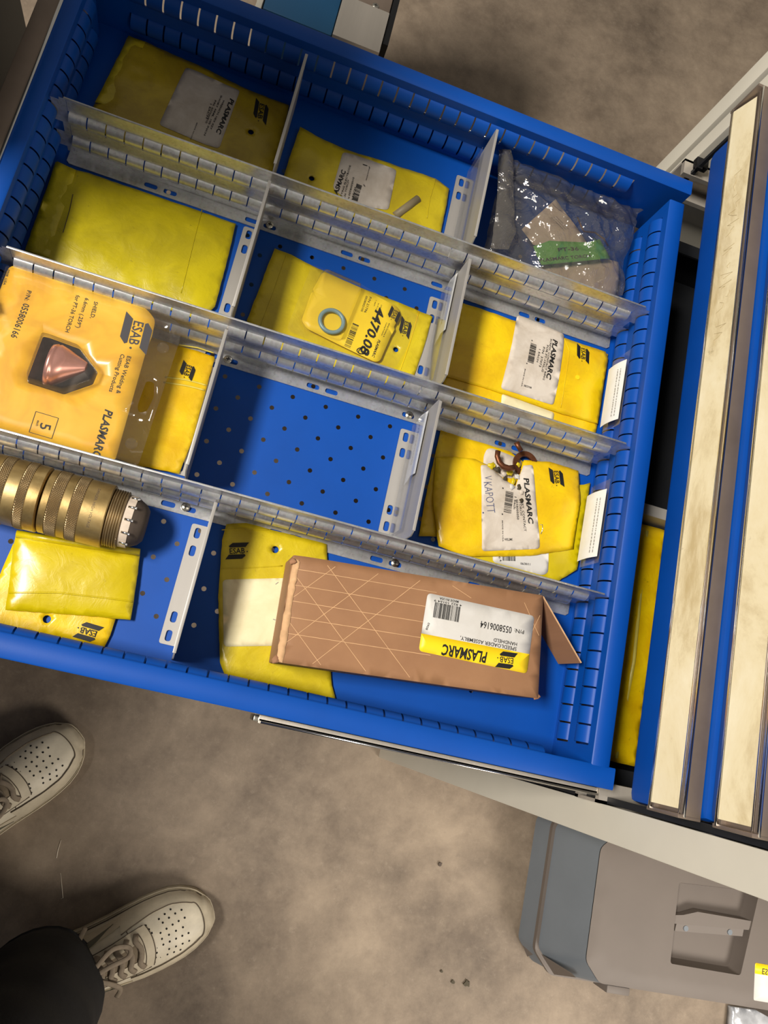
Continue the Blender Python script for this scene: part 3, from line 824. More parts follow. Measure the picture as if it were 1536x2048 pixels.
# C: clear bag with papers, top row right
ZC = -52
card_p = uv([(1043, 459), (1111.6, 398), (1172, 484), (1150, 510), (1066, 489)], ZC)
tg = sheet('paper_tag', card_p, Surf(ZC, None, 0, 1, 2.0, 40, 4), M['tag'], None, 0.4, 6)
tag(tg, 'beige paper tag with faint print standing out above the green slip inside the clear bag', 'paper')
sC = Surf(ZC, None, 0, 1, 2.0, 40, 4); p = Print(sC, 0.4)
for i in range(3): p.text('PT-36 TORCH BODY', (1101 + i * 5, 437 - i * 1.0), (1126 + i * 5, 462 - i * 1.0), 1.4)
p.build(M['print_grey'], tg)
pk = uv([(1086, 530), (1120, 520), (1218, 517), (1240, 522), (1240, 560), (1233, 588), (1200, 600), (1130, 575), (1085, 545)], -50)
pk = [(u, max(v, 451)) for u, v in pk]
pkg = sheet('paper_packet', pk, Surf(-53, pk, 6, 12, 3.2, 26, 8), M['tag'], None, 5.0, 5)
tag(pkg, 'crumpled beige paper packet at the lower end of the clear bag, below the green slip', 'packet')
gp = uv([(1066, 493), (1098, 482), (1175, 485), (1199, 479), (1221, 517), (1150, 524), (1083, 530), (1073, 512)], -42)
sG = Surf(-42, None, 0, 1, 1.8, 36, 6)
gs = sheet('green_slip', gp, sG, M['green'], None, 0.4, 6)
tag(gs, 'green paper slip lettered PLASMARC TORCH inside the clear plastic bag', 'paper')
p = Print(sG, 0.4); p.text('PT-36', (1116, 504), (1158, 501), 4.2, 0.02); p.text('PLASMARC TORCH', (1080, 524), (1181, 515), 3.8, 0.02); p.build(M['seam'], gs)
wp = [at(x, y, -40) for x, y in ((1155, 434), (1162, 452), (1168, 463), (1190, 465), (1208, 478), (1216, 492))]
m = MB(); m.tube([tuple(q) for q in wp], 1.0, 6); t = m.build('twist_wire', M['copper_old'], None, True)
tag(t, 'thin brown wire curling over the papers inside the clear bag', 'wire')
cb = [(1022, 318), (1060, 330), (1093, 344), (1150, 366), (1186, 386), (1195, 373), (1212, 377), (1257, 388), (1275, 402), (1286, 415), (1275, 428), (1274, 442), (1262, 485), (1248, 523), (1246, 590), (1180, 595), (1080, 560), (965, 505), (973, 480), (988, 400)]
P = [(min(max(u, -200), -4), min(max(v, 450), 589)) for u, v in uv(cb, -34)]
fine0 = Surf(0, None, 0, 1, 2.2, 11, 27)
fold_a, fold_b = np.array(at(1028, 372, -30)[:2]), np.array(at(1180, 490, -30)[:2])
def fine(P):
    P = np.asarray(P, float); ab = fold_b - fold_a; t = np.clip(((P - fold_a) @ ab) / (ab @ ab), 0, 1)
    d = np.linalg.norm(P - (fold_a + t[:, None] * ab), axis=1)
    return fine0(P) + 6.0 * np.exp(-(d / 4.0) ** 2)
sfc = Surf(-36, P, 12, 26, 7.0, 30, 11, fine)
clr = sheet('clear_bag', P, sfc, M['clear_film'], None, 0.3, 3.2, closed=False)
tag(clr, 'crumpled clear plastic bag holding papers, top row right compartment', 'bag')
fp_ = [(996, 302), (1020, 302), (1024, 330), (1026, 400), (1028, 470), (1016, 500), (980, 500), (984, 470), (992, 400), (993, 340)]
P2 = [(min(max(u, -199), -4), min(max(v, 450), 590)) for u, v in uv(fp_, -22)]
sheet('folded_end', P2, Surf(-20, P2, 5, 6, 4.0, 22, 14), M['clear_hazy'], clr, 0.3, 4.0, closed=False)

# D: second row left, blank lime bag
D, sD = parts_bag('blank lime yellow bag, second row left compartment', [(112, 320), (154, 341), (178, 346), (290, 381), (400, 414), (474, 440), (451, 535), (430, 613), (400, 640), (200, 570), (60, 525), (50, 500)], -64, 'bag_lime', 5, 1.2, 46, 3, clip=(297, 424, -608, -411), soft=16)
sheet('folded_end', [(min(max(u, -606), -400), max(v, 298)) for u, v in uv([(112, 321), (152, 340), (132, 405), (114, 455), (98, 514), (52, 500)], -60)], Surf(-60.5, None, 0, 10, 0.5, 30, 4), M['bag_lime'], D, 0.6, 6)
seam(D, sD, [(404, 420), (384, 500), (362, 590)], 0.5, 'bag_lime')
seam(D, sD, [(147, 394), (140, 425), (127, 470)], 0.35, 'seam', 'crease', 0.3)

# E + blister ring, second row middle
E_, sE = parts_bag('flat olive bag lying under the small ring blister pack', [(549, 497), (583, 510), (628, 533), (720, 575), (790, 602), (866, 633), (846, 700), (827, 755), (800, 775), (640, 730), (497, 680), (494, 640)], -65, 'bag_olive', 1.5, 0.8, 34, 6, [(791, 700)], 2.9, clip=(297, 432, -404, -212))
p = Print(sE, 0.6); p.logo((809, 643), (803, 668), 4.2); p.build(M['ink'], E_, 'logo_print')
seam(E_, sE, [(838, 622), (818, 690), (796, 752)], 0.5, 'bag_yellow')
seam(E_, sE, [(572, 512), (545, 590), (520, 655)], 0.5, 'bag_olive')
ZF = -59.0
bl = empty('ring_blister', tuple(at(690, 640, ZF)), 'small clear blister pack with a yellow card, holding a grey ring', 'blister pack')
sF = Surf(ZF)
rp = lambda pts: [(500 + x / 3.84, 500 + y / 3.84) for x, y in pts]
cp = uv(rp([(560, 165), (850, 290), (1140, 440), (1155, 500), (1105, 590), (1112, 610), (1085, 655), (1090, 640), (1000, 850), (960, 860), (700, 735), (440, 605), (395, 540), (470, 330), (490, 320), (485, 300)]), ZF)
kd = sheet('backing_card', rounded(cp, [4, 1, 4, 4, 1, .5, .5, 1, 4, 4, 1, 3, 3, .3, .3, .3], 4), sF, M['card_small'], bl, 0.5, 12)
p = Print(sF, 0.2)
p.logo(rp([(1108, 458)])[0], rp([(1080, 520)])[0], 4.2)
p.text('ESAB Welding &', rp([(1066, 562)])[0], rp([(1022, 668)])[0], 1.2); p.text('Cutting Products', rp([(1047, 556)])[0], rp([(1008, 656)])[0], 1.2)
p.text('PLASMARC', rp([(985, 688)])[0], rp([(935, 820)])[0], 2.6, 0.03, 0.15)
p.text('CUTTING RING', rp([(1008, 420)])[0], rp([(985, 470)])[0], 1.1); p.text('for PT-15XL', rp([(985, 408)])[0], rp([(960, 470)])[0], 1.1); p.text('1 each', rp([(965, 386)])[0], rp([(950, 430)])[0], 1.1)
p.text('P/N 21796', rp([(918, 358)])[0], rp([(875, 478)])[0], 2.4); p.text('0558002105', rp([(890, 352)])[0], rp([(850, 470)])[0], 2.0)
p.bars(rp([(790, 560)])[0], rp([(722, 738)])[0], 6.6, 5, 24)
p.build(M['ink'], kd)
p = Print(sF, 0.35); p.text('4470.08', rp([(975, 432)])[0], rp([(838, 790)])[0], 9.6, 0.028, 0.2)
c0 = at(*rp([(862, 775)])[0], ZF)[:2]
for rr, aa in ((5.6, 0.3), (4.6, 0.9)):
    ring = circle(c0, rr, 20, rr * 0.6, aa); k = len(ring)
    for i in range(k):
        a_, b2 = np.array(ring[i]), np.array(ring[(i + 1) % k]); n_ = (a_ - c0) / np.linalg.norm(a_ - c0) * 0.5
        p.add([a_ - n_, b2 - n_, b2 + n_, a_ + n_], [[0, 1, 2, 3]])
p.build(M['ink'], kd, 'handwriting')
# clear tray: flat flange with a hang tab and the raised bubble
tp = uv(rp([(480, 112), (850, 262), (1150, 430), (1300, 510), (1290, 560), (1190, 780), (1120, 900), (1040, 930), (700, 800), (300, 625), (285, 600), (380, 350)]), ZF)
tp = [(u, max(v, 297)) for u, v in tp]
sheet('clear_tray', rounded(tp, 4, 4), Surf(ZF + 0.8), M['clear_tray'], bl, 0.3, 14, [circle(at(*rp([(1118, 768)])[0], ZF)[:2], 2.9, 14)], closed=False)
bp = np.array(uv(rp([(560, 150), (850, 275), (850, 300), (690, 690), (440, 610), (395, 530)]), ZF + 3))
bp = rounded([tuple(q) for q in bp], [6, 6, 2, 4, 5, 5], 4)
cen = np.mean(bp, 0); m = MB(); n = len(bp)
lv = [(1.04, ZF + 0.9), (1.0, ZF + 2), (0.96, ZF + 10), (0.90, ZF + 12.0)]
V = [(cen[0] + (q[0] - cen[0]) * k, cen[1] + (q[1] - cen[1]) * k, z) for k, z in lv for q in bp]
m.add(V, [[i * n + j, i * n + (j + 1) % n, (i + 1) * n + (j + 1) % n, (i + 1) * n + j] for i in range(len(lv) - 1) for j in range(n)] + [[(len(lv) - 1) * n + j for j in range(n)]])
m.build('bubble', M['clear_tray'], bl, 'angle')
m = MB()                                              # grey rubber ring
c = at(663.5, 642.5, ZF + 3.2); m.tube([(c[0] + 12.0 * math.cos(t), c[1] + 12.0 * math.sin(t), c[2]) for t in (2 * math.pi * i / 48 for i in range(49))], 2.15, 10, 1.0, False)
t = m.build('sealing_ring', M['ring_blue'], None, True); tag(t, 'grey blue ring inside the small blister pack', 'ring')

# G: second row right, two golden bags stacked
G2, sG2 = parts_bag('golden bag underneath the dirty labelled golden bag, only its edges and a white strip showing', [(935, 600), (1050, 640), (1150, 670), (1218, 700), (1218, 722), (1203, 862), (1190, 868), (1060, 835), (885, 780), (890, 740)], -65.5, 'bag_yellow', 1.0, 0.5, 40, 9, clip=(297, 422, -200, -6), thick=1.2)
label_on(G2, sG2, [(1003, 788), (1108, 826), (1105, 846), (1001, 812)], 'label_cream', 3)
G, sg = parts_bag('golden bag with a dirty PLASMARC label, second row right compartment', [(928, 584), (965, 598), (1045, 630), (1143, 662), (1213, 689), (1216, 717), (1206, 780), (1196, 848), (1118, 826), (980, 779), (889, 752), (905, 680)], -63.2, 'bag_yellow', 4.5, 1.1, 34, 12, clip=(299, 422, -200, -4), soft=18)
label_on(G, sg, [(1034, 631), (1046, 634), (1129, 669), (1105, 812), (1000, 778)], 'label', 4)
g4 = lambda x, y: (980 + x / 6.144, 600 + y / 6.144)
p = Print(sg, 0.95)
p.text('PLASMARC', g4(762, 492), g4(662, 985), 5.4, 0.03, 0.15)
for t, a, b_, h in (('SCREW, CONTACT RING', g4(728, 488), g4(622, 1000), 2.0), ('FOR PT-19XL,G', g4(678, 570), g4(606, 900), 2.2), ('P/N  37073', g4(632, 592), g4(574, 840), 2.3), ('1 EACH', g4(582, 620), g4(545, 780), 2.0), ('MADE IN USA', g4(402, 865), g4(365, 1075), 1.1), ('08/27/08', g4(395, 1075), g4(487, 1105), 2.0)):
    p.text(t, a, b_, h, 0.008)
p.bars(g4(480, 545), g4(432, 785), 7.2, 9, 26); p.dots([g4(497, 515), g4(428, 800)], 0.7)
p.build(M['ink'], G)
p = Print(sg, 0.6); p.logo(g4(1112, 590), g4(1098, 735), 5.2); p.build(M['ink'], G, 'logo_print')
m = MB(); q = at(*g4(1082, 945), -58); m.prism(circle(q[:2], 2.6, 14), sg([q[:2]])[0] + 0.1, sg([q[:2]])[0] + 0.7); m.build('punched_dot', M['yellow_print'], G)
seam(G, sg, [g4(910, 470), g4(960, 640), g4(900, 1000), g4(860, 1330)], 0.5, 'bag_yellow')

# I: yellow bag under the big shield blister; H: the blister itself
I_, sI = parts_bag('bright yellow bag under the big shield blister, black logo at its end', [(352, 682), (432, 706), (412, 780), (385, 880), (358, 947), (270, 930), (200, 905), (120, 870), (150, 640), (250, 650)], -64, 'bag_yellow', 2.5, 1.2, 30, 15, clip=(145, 280, -600, -410))
p = Print(sI, 0.6); z3 = lambda x, y: (x / 2, 450 + y / 2)
p.logo(z3(748, 562), z3(733, 604), 4.6); p.build(M['ink'], I_, 'logo_print')
seam(I_, sI, [z3(660, 612), z3(740, 622), z3(826, 642)], 0.9, 'seal'); seam(I_, sI, [z3(655, 632), z3(740, 645), z3(818, 662)], 0.9, 'seal')
seam(I_, sI, [z3(715, 480), z3(790, 492), z3(855, 512)], 0.7, 'seal')
ZH = -13.0
hb = empty('shield_blister', tuple(at(150, 760, -60)), 'big clear blister pack with a yellow card and a copper shield nozzle', 'blister pack')
sH = Surf(ZH)
hc = uv([(12, 531), (40, 531), (293, 617), (311, 640), (304, 672), (297, 690), (293, 688), (289, 701), (292, 703), (225, 938), (205, 934), (-60, 866), (-40, 620)], ZH)
hc = [(max(u, -598), max(v, 143)) for u, v in hc]
win = uv([(86, 673), (100, 676), (160, 698), (196, 745), (186, 769), (128, 789), (56, 766), (55, 756)], ZH)
kd = sheet('backing_card', rounded(hc, [4, 3, 5, 4, 1, .4, .4, .4, .4, 2, 2, 1, 1], 4), sH, M['card'], hb, 0.6, 14, [rounded(win, 1.5, 3)])
p = Print(sH, 0.25); h6 = lambda x, y: (x / 4.042, 520 + y / 4.042); h7 = lambda x, y: (x / 4.042, 700 + y / 4.042)
p.logo(h6(1085, 490), h6(1038, 675), 8.6); p.build(M['ink_navy'], kd, 'logo_print')
p = Print(sH, 0.25)
for t, a, b_, h, bo in (('ESAB Welding &', h6(1030, 775), h7(938, 350), 3.4, 0), ('Cutting Products', h6(978, 758), h7(880, 335), 3.4, 0), ('SHIELD,', h6(762, 335), h6(728, 470), 3.3, 0), ('6.6mm (.259")', h6(690, 305), h6(612, 545), 3.3, 0), ('for PT-36 TORCH', h6(615, 282), h6(525, 580), 3.3, 0), ('P/N:', h6(222, 245), h6(198, 325), 3.4, 0), ('0558006166', h6(190, 348), h6(85, 622), 5.2, 0), ('5', h7(330, 588), h7(318, 636), 8.5, 0), ('each', h7(303, 568), h7(288, 612), 2.0, 0), ('0908  USA', h6(62, 75), h6(25, 200), 1.8, 0)):
    p.text(t, a, b_, h, bo)
p.text('PLASMARC', h7(852, 478), h7(742, 868), 6.6, 0.03, 0.18)
p.line([h7(290, 497), h7(473, 552), h7(418, 718), h7(235, 664), h7(290, 497)], 0.5)
p.build(M['ink'], kd)
tp = uv([(0, 503), (40, 516), (300, 614), (340, 626), (362, 650), (360, 680), (277, 930), (262, 950), (200, 940), (-80, 862), (-60, 560)], ZH)
tp = [(min(max(u, -600), -400), min(max(v, 142), 283)) for u, v in tp]
hang = rounded(uv([(293, 762), (309, 766), (308, 795), (293, 824), (277, 826), (275, 812)], ZH), 2.5, 3)
sheet('clear_tray', rounded(tp, [2, 1, 1, 8, 8, 2, 6, 2, 1, 1, 1], 5), Surf(ZH + 1.0), M['clear_tray'], hb, 0.5, 16, [hang])
for c in ((326, 697), (263, 888)):                    # press studs of the clamshell
    q = at(*c, ZH); m = MB(); m.lathe_u([(0, 5.2), (1.2, 4.6), (2.4, 4.2), (2.5, 0.3)], 0, 0, 20)
    m.V = [(q[0] + y, q[1] + z, ZH + 1.3 + x) for x, y, z in m.V]; m.build('press_stud', M['clear_tray'], hb, 'angle')
# rear shell of the blister, resting on the drawer floor
wn = np.array(rounded(win, 2, 3)); cen = wn.mean(0); n = len(wn)
lv = [(1.05, ZH - 1), (1.02, ZH - 30), (0.96, -58), (0.90, -60)]
V = [(cen[0] + (q[0] - cen[0]) * k, cen[1] + (q[1] - cen[1]) * k, z) for k, z in lv for q in wn]
m = MB(); m.add(V, [[i * n + j, i * n + (j + 1) % n, (i + 1) * n + (j + 1) % n, (i + 1) * n + j] for i in range(3) for j in range(n)] + [[3 * n + j for j in range(n)][::-1]])
m.build('shell', M['case'], hb, 'angle')
lv = [(1.0, ZH + 1.2), (0.97, ZH + 11), (0.90, ZH + 13)]
V = [(cen[0] + (q[0] - cen[0]) * k, cen[1] + (q[1] - cen[1]) * k, z) for k, z in lv for q in wn]
m = MB(); m.add(V, [[i * n + j, i * n + (j + 1) % n, (i + 1) * n + (j + 1) % n, (i + 1) * n + j] for i in range(2) for j in range(n)] + [[2 * n + j for j in range(n)]])
m.build('bubble', M['clear_tray'], hb, 'angle')
a = at(115, 738, ZH - 5); tip = at(173, 741, ZH - 5)
m = MB(); L = tip[0] - a[0]; u = a[0]
m.lathe_u([(u - 6, 16), (u - 6, 18.2), (u - 2.5, 18.6), (u - 2.2, 17.8), (u, 18.1), (u + L * .3, 14.4), (u + L * .97, 4.4), (u + L, 4.0), (u + L, 2.2), (u + L - 3, 2.0)], a[1], ZH - 1, 48, (tip[1] - a[1]) / L)
t = m.build('shield_nozzle', M['copper'], None, True); tag(t, 'conical copper shield nozzle inside the big blister pack', 'nozzle')

# J, K, L: third row right, three bags with burnt copper pieces
L_, sL = parts_bag('rearmost of the three yellow bags around the torn bag, its top edge against the partition', [(886, 838), (921, 852), (978, 882), (1020, 903), (1060, 935), (1060, 1020), (960, 1075), (838, 1072), (850, 1000), (870, 910)], -65.5, 'bag_yellow', 1.2, 0.8, 34, 17, clip=(144, 276, -200, -6), thick=1.2)
label_on(L_, sL, [(966, 913), (973, 898), (985, 897), (1043, 920), (1040, 960), (965, 950)], 'label', 4)
K, sK = parts_bag('lemon yellow bag under the torn bag, right edge and a clean white label showing', [(1000, 985), (1167, 969), (1190, 968), (1194, 1060), (1196, 1151), (1117, 1162), (1000, 1135), (900, 1105), (905, 1010)], -63.6, 'bag_lemon', 1.5, 0.7, 34, 18, clip=(141, 268, -198, -5), thick=1.2)
label_on(K, sK, [(990, 1060), (1096, 1060), (1095, 1146), (1084, 1151), (984, 1124)], 'label_clean', 4)
j4 = lambda x, y: (930 + x / 5.12, 860 + y / 5.12)
p = Print(sK, 0.95); p.bars(j4(375, 1340), j4(508, 1345), 6, 3, 24); p.text('06/30/11', j4(560, 1380), j4(660, 1388), 2.2); p.text('0 4', j4(335, 1300), j4(350, 1350), 2); p.build(M['ink'], K)
jo = [(872, 914), (911, 913), (950, 918)] + [j4(*q) for q in ((170, 330), (240, 362), (300, 420), (390, 500), (450, 535), (515, 570), (545, 480), (575, 380), (600, 308))] + [(1100, 920), (1161, 919), (1172, 1010), (1184, 1106), (1174, 1106), (1060, 1112), (1000, 1113), (929, 1113), (877, 1092), (866, 1000)]
J, sJ = parts_bag('torn and burnt yellow bag with a PLASMARC label, topmost in the third row right compartment', jo, -61.0, 'bag_yellow', 3.2, 1.4, 30, 21, clip=(146, 276, -199, -14), spacing=4.0, soft=5)
label_on(J, sJ, [j4(*q) for q in ((150, 362), (225, 365), (300, 428), (390, 508), (515, 578), (560, 450), (590, 370), (680, 365), (752, 1222), (160, 1245))], 'label', [3, .3, .3, .3, .3, .3, .3, 3, 4, 4], spacing=4.5)
p = Print(sJ, 0.95)
p.text('PLASMARC', j4(585, 500), j4(632, 970), 5.4, 0.03, 0.12)
for t, a, b_, h in (('SET, CONTACT', j4(558, 745), j4(590, 1045), 2.3), ('TORCH', j4(535, 740), j4(548, 880), 2.2), ('0558005050', j4(505, 720), j4(515, 925), 2.2), ('1 Each', j4(490, 690), j4(480, 815), 2.4), ('MADE IN USA', j4(360, 935), j4(365, 1150), 1.1), ('WEL2MK', j4(385, 1140), j4(468, 1140), 2.4)):
    p.text(t, a, b_, h, 0.008)
p.bars(j4(400, 632), j4(378, 848), 8.6, 4, 28); p.dots([j4(370, 605), j4(365, 870)], 0.8)
p.build(M['ink'], J)
p = Print(sJ, 0.95); p.text('KAPOTT', j4(172, 545), j4(212, 858), 9.0, -0.012); p.text('V', j4(182, 480), j4(186, 520), 8, -0.012); p.dots([j4(170, 855)], 0.9); p.build(M['pen'], J, 'handwriting')
p = Print(sJ, 0.6); p.logo(j4(890, 428), j4(905, 555), 5.4); p.build(M['ink'], J, 'logo_print')
p.__init__(sJ, 0.7)
for pts in ([(1000, 770), (1010, 850)],):
    p.line([j4(*q) for q in pts], 0.5)
m = MB(); st = [at(*j4(x, y), -55) for x, y in ((775, 968), (798, 965), (800, 1020), (782, 1062))]; hz = sJ([q[:2] for q in st]); m.tube([(q[0], q[1], h + 0.6) for q, h in zip(st, hz)], 0.4, 6); m.build('staple', M['chrome'], J, True)
rnd = random.Random(5)
def shard(c, r, mat, nm, up):
    q = at(*j4(*c), -56); poly = [(q[0] + r * rnd.uniform(.5, 1.2) * math.cos(t), q[1] + r * rnd.uniform(.5, 1.2) * math.sin(t)) for t in (2 * math.pi * i / 9 for i in range(9))]
    sheet(nm, poly, Surf(sJ([q[:2]])[0] + up, poly, 1.5, 3, 2.0, 5, rnd.randint(1, 99)), M[mat], J, 0.4, 1.6)
for c, r, mat in (((285, 365), 4.4, 'bag_lemon'), ((345, 400), 4.0, 'burnt'), ((410, 440), 3.6, 'label'), ((470, 430), 4.4, 'bag_lemon'), ((505, 520), 3.8, 'bag_lemon'), ((545, 470), 3.6, 'label_clean'), ((420, 490), 2.6, 'burnt'), ((560, 580), 3.0, 'burnt'), ((590, 640), 3.0, 'label'), ((560, 350), 2.8, 'bag_lemon'), ((580, 720), 2.4, 'burnt'), ((480, 575), 3.4, 'label_clean')):
    shard(c, r, mat, 'torn_scrap', 1.2)
zc = -50
def pxs(L, z): return [tuple(at(*j4(x, y), z)) for x, y in L]
m = MB(); m.tube(pxs([(338, 215), (330, 270), (350, 330), (390, 372), (450, 392), (505, 385)], zc), [3.0, 2.9, 3.0, 3.2, 3.2, 3.0], 10, 0.8)
t = m.build('copper_hook', M['copper_old'], None, True); tag(t, 'curved tarnished copper hook poking out of the torn yellow bag, left of the ring', 'copper part')
c = at(*j4(620, 345), -60); V = []
ro, ri = 13.6, 8.0
m = MB(); N1 = 40
for i in range(N1):
    t0 = 2 * math.pi * i / N1
    for r_, z in ((ro, -62.4), (ro, -59.8), (ri, -59.8), (ri, -62.4)): V.append((c[0] + r_ * math.cos(t0), c[1] + r_ * math.sin(t0), z))
m.add(V, [[i * 4 + j, i * 4 + (j + 1) % 4, ((i + 1) % N1) * 4 + (j + 1) % 4, ((i + 1) % N1) * 4 + j] for i in range(N1) for j in range(4)])
t = m.build('copper_ring', M['copper_old'], None, 'angle'); tag(t, 'flat tarnished copper ring half hidden in the torn yellow bag', 'ring')
m = MB(); m.tube(pxs([(525, 125), (545, 165), (575, 215)], -46), [3.2, 2.6, 2.6], 10, 0.8)
t = m.build('copper_stub', M['copper_old'], None, True); tag(t, 'short copper stub standing above the ring at the torn yellow bag', 'copper part')
m = MB(); m.box((-213, 152, -66), (-190, 172, -58), 3)

# N: bottom row left, two bags
n2 = lambda x, y: (x / 4.8, 1060 + y / 4.8)
Nb, sN = parts_bag('yellow bag with an upside down logo, partly under the folded lemon bag', [n2(*q) for q in ((130, 130), (0, 430), (-160, 560), (-170, 900), (0, 930), (300, 985), (600, 1040), (1000, 1130), (1060, 1000), (1112, 850), (900, 500))], -65, 'bag_yellow', 1.5, 0.9, 30, 31, [n2(452, 857)], 3.4, clip=(-12, 90, -606, -300))
p = Print(sN, 0.6); p.logo(n2(935, 975), n2(782, 930), 5.2); p.build(M['ink'], Nb, 'logo_print')
Nt, sNt = parts_bag('folded lemon yellow bag lying against the brass connector', [n2(*q) for q in ((155, 15), (500, 70), (900, 130), (1350, 195), (1310, 520), (1255, 862), (800, 822), (48, 768), (90, 500), (130, 150))], -62, 'bag_lemon', 5.0, 1.0, 40, 33, soft=10)
seam(Nt, sNt, [n2(90, 605), n2(550, 605), n2(1000, 655), n2(1285, 690)], 0.7, 'bag_lemon')
m = MB(); q = [at(*n2(x, y), -58) for x, y in ((158, 22), (500, 78), (900, 138), (1345, 203))]; m.tube([(a_[0], a_[1] - 1.0, -60) for a_ in q], 3.4, 10); m.build('rolled_fold', M['bag_lemon'], Nt, True)

# O: bag under the cardboard box
o4 = lambda x, y: (420 + x / 5.12, 1020 + y / 5.12)
O_, sO = parts_bag('yellow bag with a big blank cream label, partly under the cardboard box', [o4(*q) for q in ((128, 135), (380, 105), (700, 150), (1000, 230), (1208, 300), (1210, 900), (1235, 1650), (1250, 1800), (1290, 1950), (900, 1880), (500, 1780), (150, 1690), (100, 1560), (85, 900), (105, 300))], -65, 'bag_olive', 2.0, 0.7, 36, 41, [o4(665, 408)], 3.4, clip=(-10, 130, -362, -200), thick=1.2)
label_on(O_, sO, [o4(*q) for q in ((128, 715), (800, 700), (760, 1390), (140, 1400))], 'label_cream', 4)
p = Print(sO, 0.6); p.logo(o4(200, 452), o4(355, 447), 5.2); p.build(M['ink'], O_, 'logo_print')
seam(O_, sO, [o4(110, 600), o4(400, 595), o4(740, 575)], 0.5, 'bag_olive'); seam(O_, sO, [o4(120, 205), o4(330, 195), o4(600, 200)], 0.5, 'bag_olive')
p = Print(sO, 0.95); p.line([o4(665, 765), o4(695, 742)], 0.6); p.line([o4(640, 1120), o4(665, 1128)], 0.8); p.build(M['print_grey'], O_)

# P: cardboard box
ZT = -14.0; ZB = -61.0
box = empty('cardboard_box', tuple(at(820, 1250, ZB)), 'brown cardboard box with a yellow and white PLASMARC label and an open end flap', 'box')
top = uv([(587, 1109), (1087, 1191), (1076, 1397), (551, 1324)], ZT)
bot = [(u + (1.0 if i in (0, 3) else 0), v) for i, (u, v) in enumerate(top)]
bp_ = rounded(top, 1.5, 2)
def crush(P):
    return np.array([0.5 * noise.noise(Vector((p[0] / 40, p[1] / 25, 2))) - 1.6 * math.exp(-(p[0] - top[0][0] - 5) / 6) for p in P])
sT = Surf(ZT, None, extra=crush)
dn = dense(bp_, 8); hz = sT(dn); n = len(dn)
sheet('lid_panel', bp_, sT, M['cardboard'], box, 1.2, 9)
m = MB()
m.add([(q[0], q[1], h - 0.4) for q, h in zip(dn, hz)] + [(q[0], q[1], ZB) for q in dn], [[i, n + i, n + (i + 1) % n, (i + 1) % n] for i in range(n) if not (dn[i][0] > top[1][0] - 14 and dn[(i + 1) % n][0] > top[1][0] - 14 and top[2][1] + 1.5 < dn[i][1] < top[1][1] - 1.5)] + [list(range(n, 2 * n))[::-1]])
m.build('box_body', M['cardboard'], box)
e0, e1 = np.array(top[1]), np.array(top[2])
m = MB(); d_ = np.array([-0.97, -0.1]) * 3
m.add([(e0[0] + d_[0], e0[1] - 2, ZT - 1.5), (e1[0] + d_[0], e1[1] + 2, ZT - 1.5), (e1[0] + d_[0], e1[1] + 2, ZB + 1), (e0[0] + d_[0], e0[1] - 2, ZB + 1)], [[0, 1, 2, 3]]); m.build('inner_flap', M['card_inner'], box)
# open end flap, hinged on the far upright corner
fa = np.array([e0[0] + 0.5, e0[1] - 0.5]); fb = np.array([-10.5, 72.6]); d_ = (fb - fa) / np.linalg.norm(fb - fa); nn = np.array([d_[1], -d_[0]]) * 1.3
m = MB(); Q = [fa, fb, fb + nn, fa + nn]
m.add([(q[0], q[1], ZT - 1) for q in Q] + [(q[0], q[1], ZB + 1) for q in Q], [[0, 4, 5, 1], [2, 6, 7, 3], [1, 5, 6, 2]]); fo = m.build('end_flap', M['card_inner'], box)
m = MB(); m.add([(q[0], q[1], ZT - 1) for q in Q] + [(q[0], q[1], ZT - 0.4) for q in Q], [[4, 5, 6, 7], [0, 1, 5, 4], [1, 2, 6, 5], [2, 3, 7, 6]]); m.build('flap_edge', M['card_edge'], fo)
b8 = lambda x, y: (820 + x / 4.267, 1160 + y / 4.267)
lp = [b8(*q) for q in ((150, 110), (1062, 308), (995, 800), (72, 606))]
lab = label_on(box, sT, lp, 'label_clean', 4, 0.5, 'label', 10)
P4 = uv(lp, ZT); A_, B_, C_, D__ = [np.array(q) for q in P4]
yl = [tuple(D__ + (A_ - D__) * 0.30), tuple(C_ + (B_ - C_) * 0.335), tuple(C_), tuple(D__)]
sheet('yellow_band', rounded(yl, [0.1, 0.1, 4, 4], 4), sT, M['yellow_print'], lab, 0.1, 10, lift=0.62)
p = Print(sT, 0.8)
p.text('PLASMARC', b8(658, 620), b8(275, 548), 9.6, 0.03, 0.12)
p.logo(b8(880, 668), b8(765, 652), 5.2)
for t, a_, c_, h in (('SPEEDLOADER ASSEMBLY,', b8(908, 576), b8(428, 480), 3.3), ('HANDHELD', b8(912, 536), b8(712, 496), 3.2), ('P/N:', b8(972, 430), b8(890, 415), 3.6), ('0558006164', b8(868, 402), b8(602, 350), 6.2), ('MADE IN USA', b8(412, 178), b8(252, 147), 2.2), ('4 822 10164 9', b8(440, 212), b8(205, 166), 1.9), ('0908', b8(152, 362), b8(130, 422), 2.0)):
    p.text(t, a_, c_, h)
p.bars(b8(428, 232), b8(210, 188), 14.0, 12, 30)
p.build(M['ink'], lab)
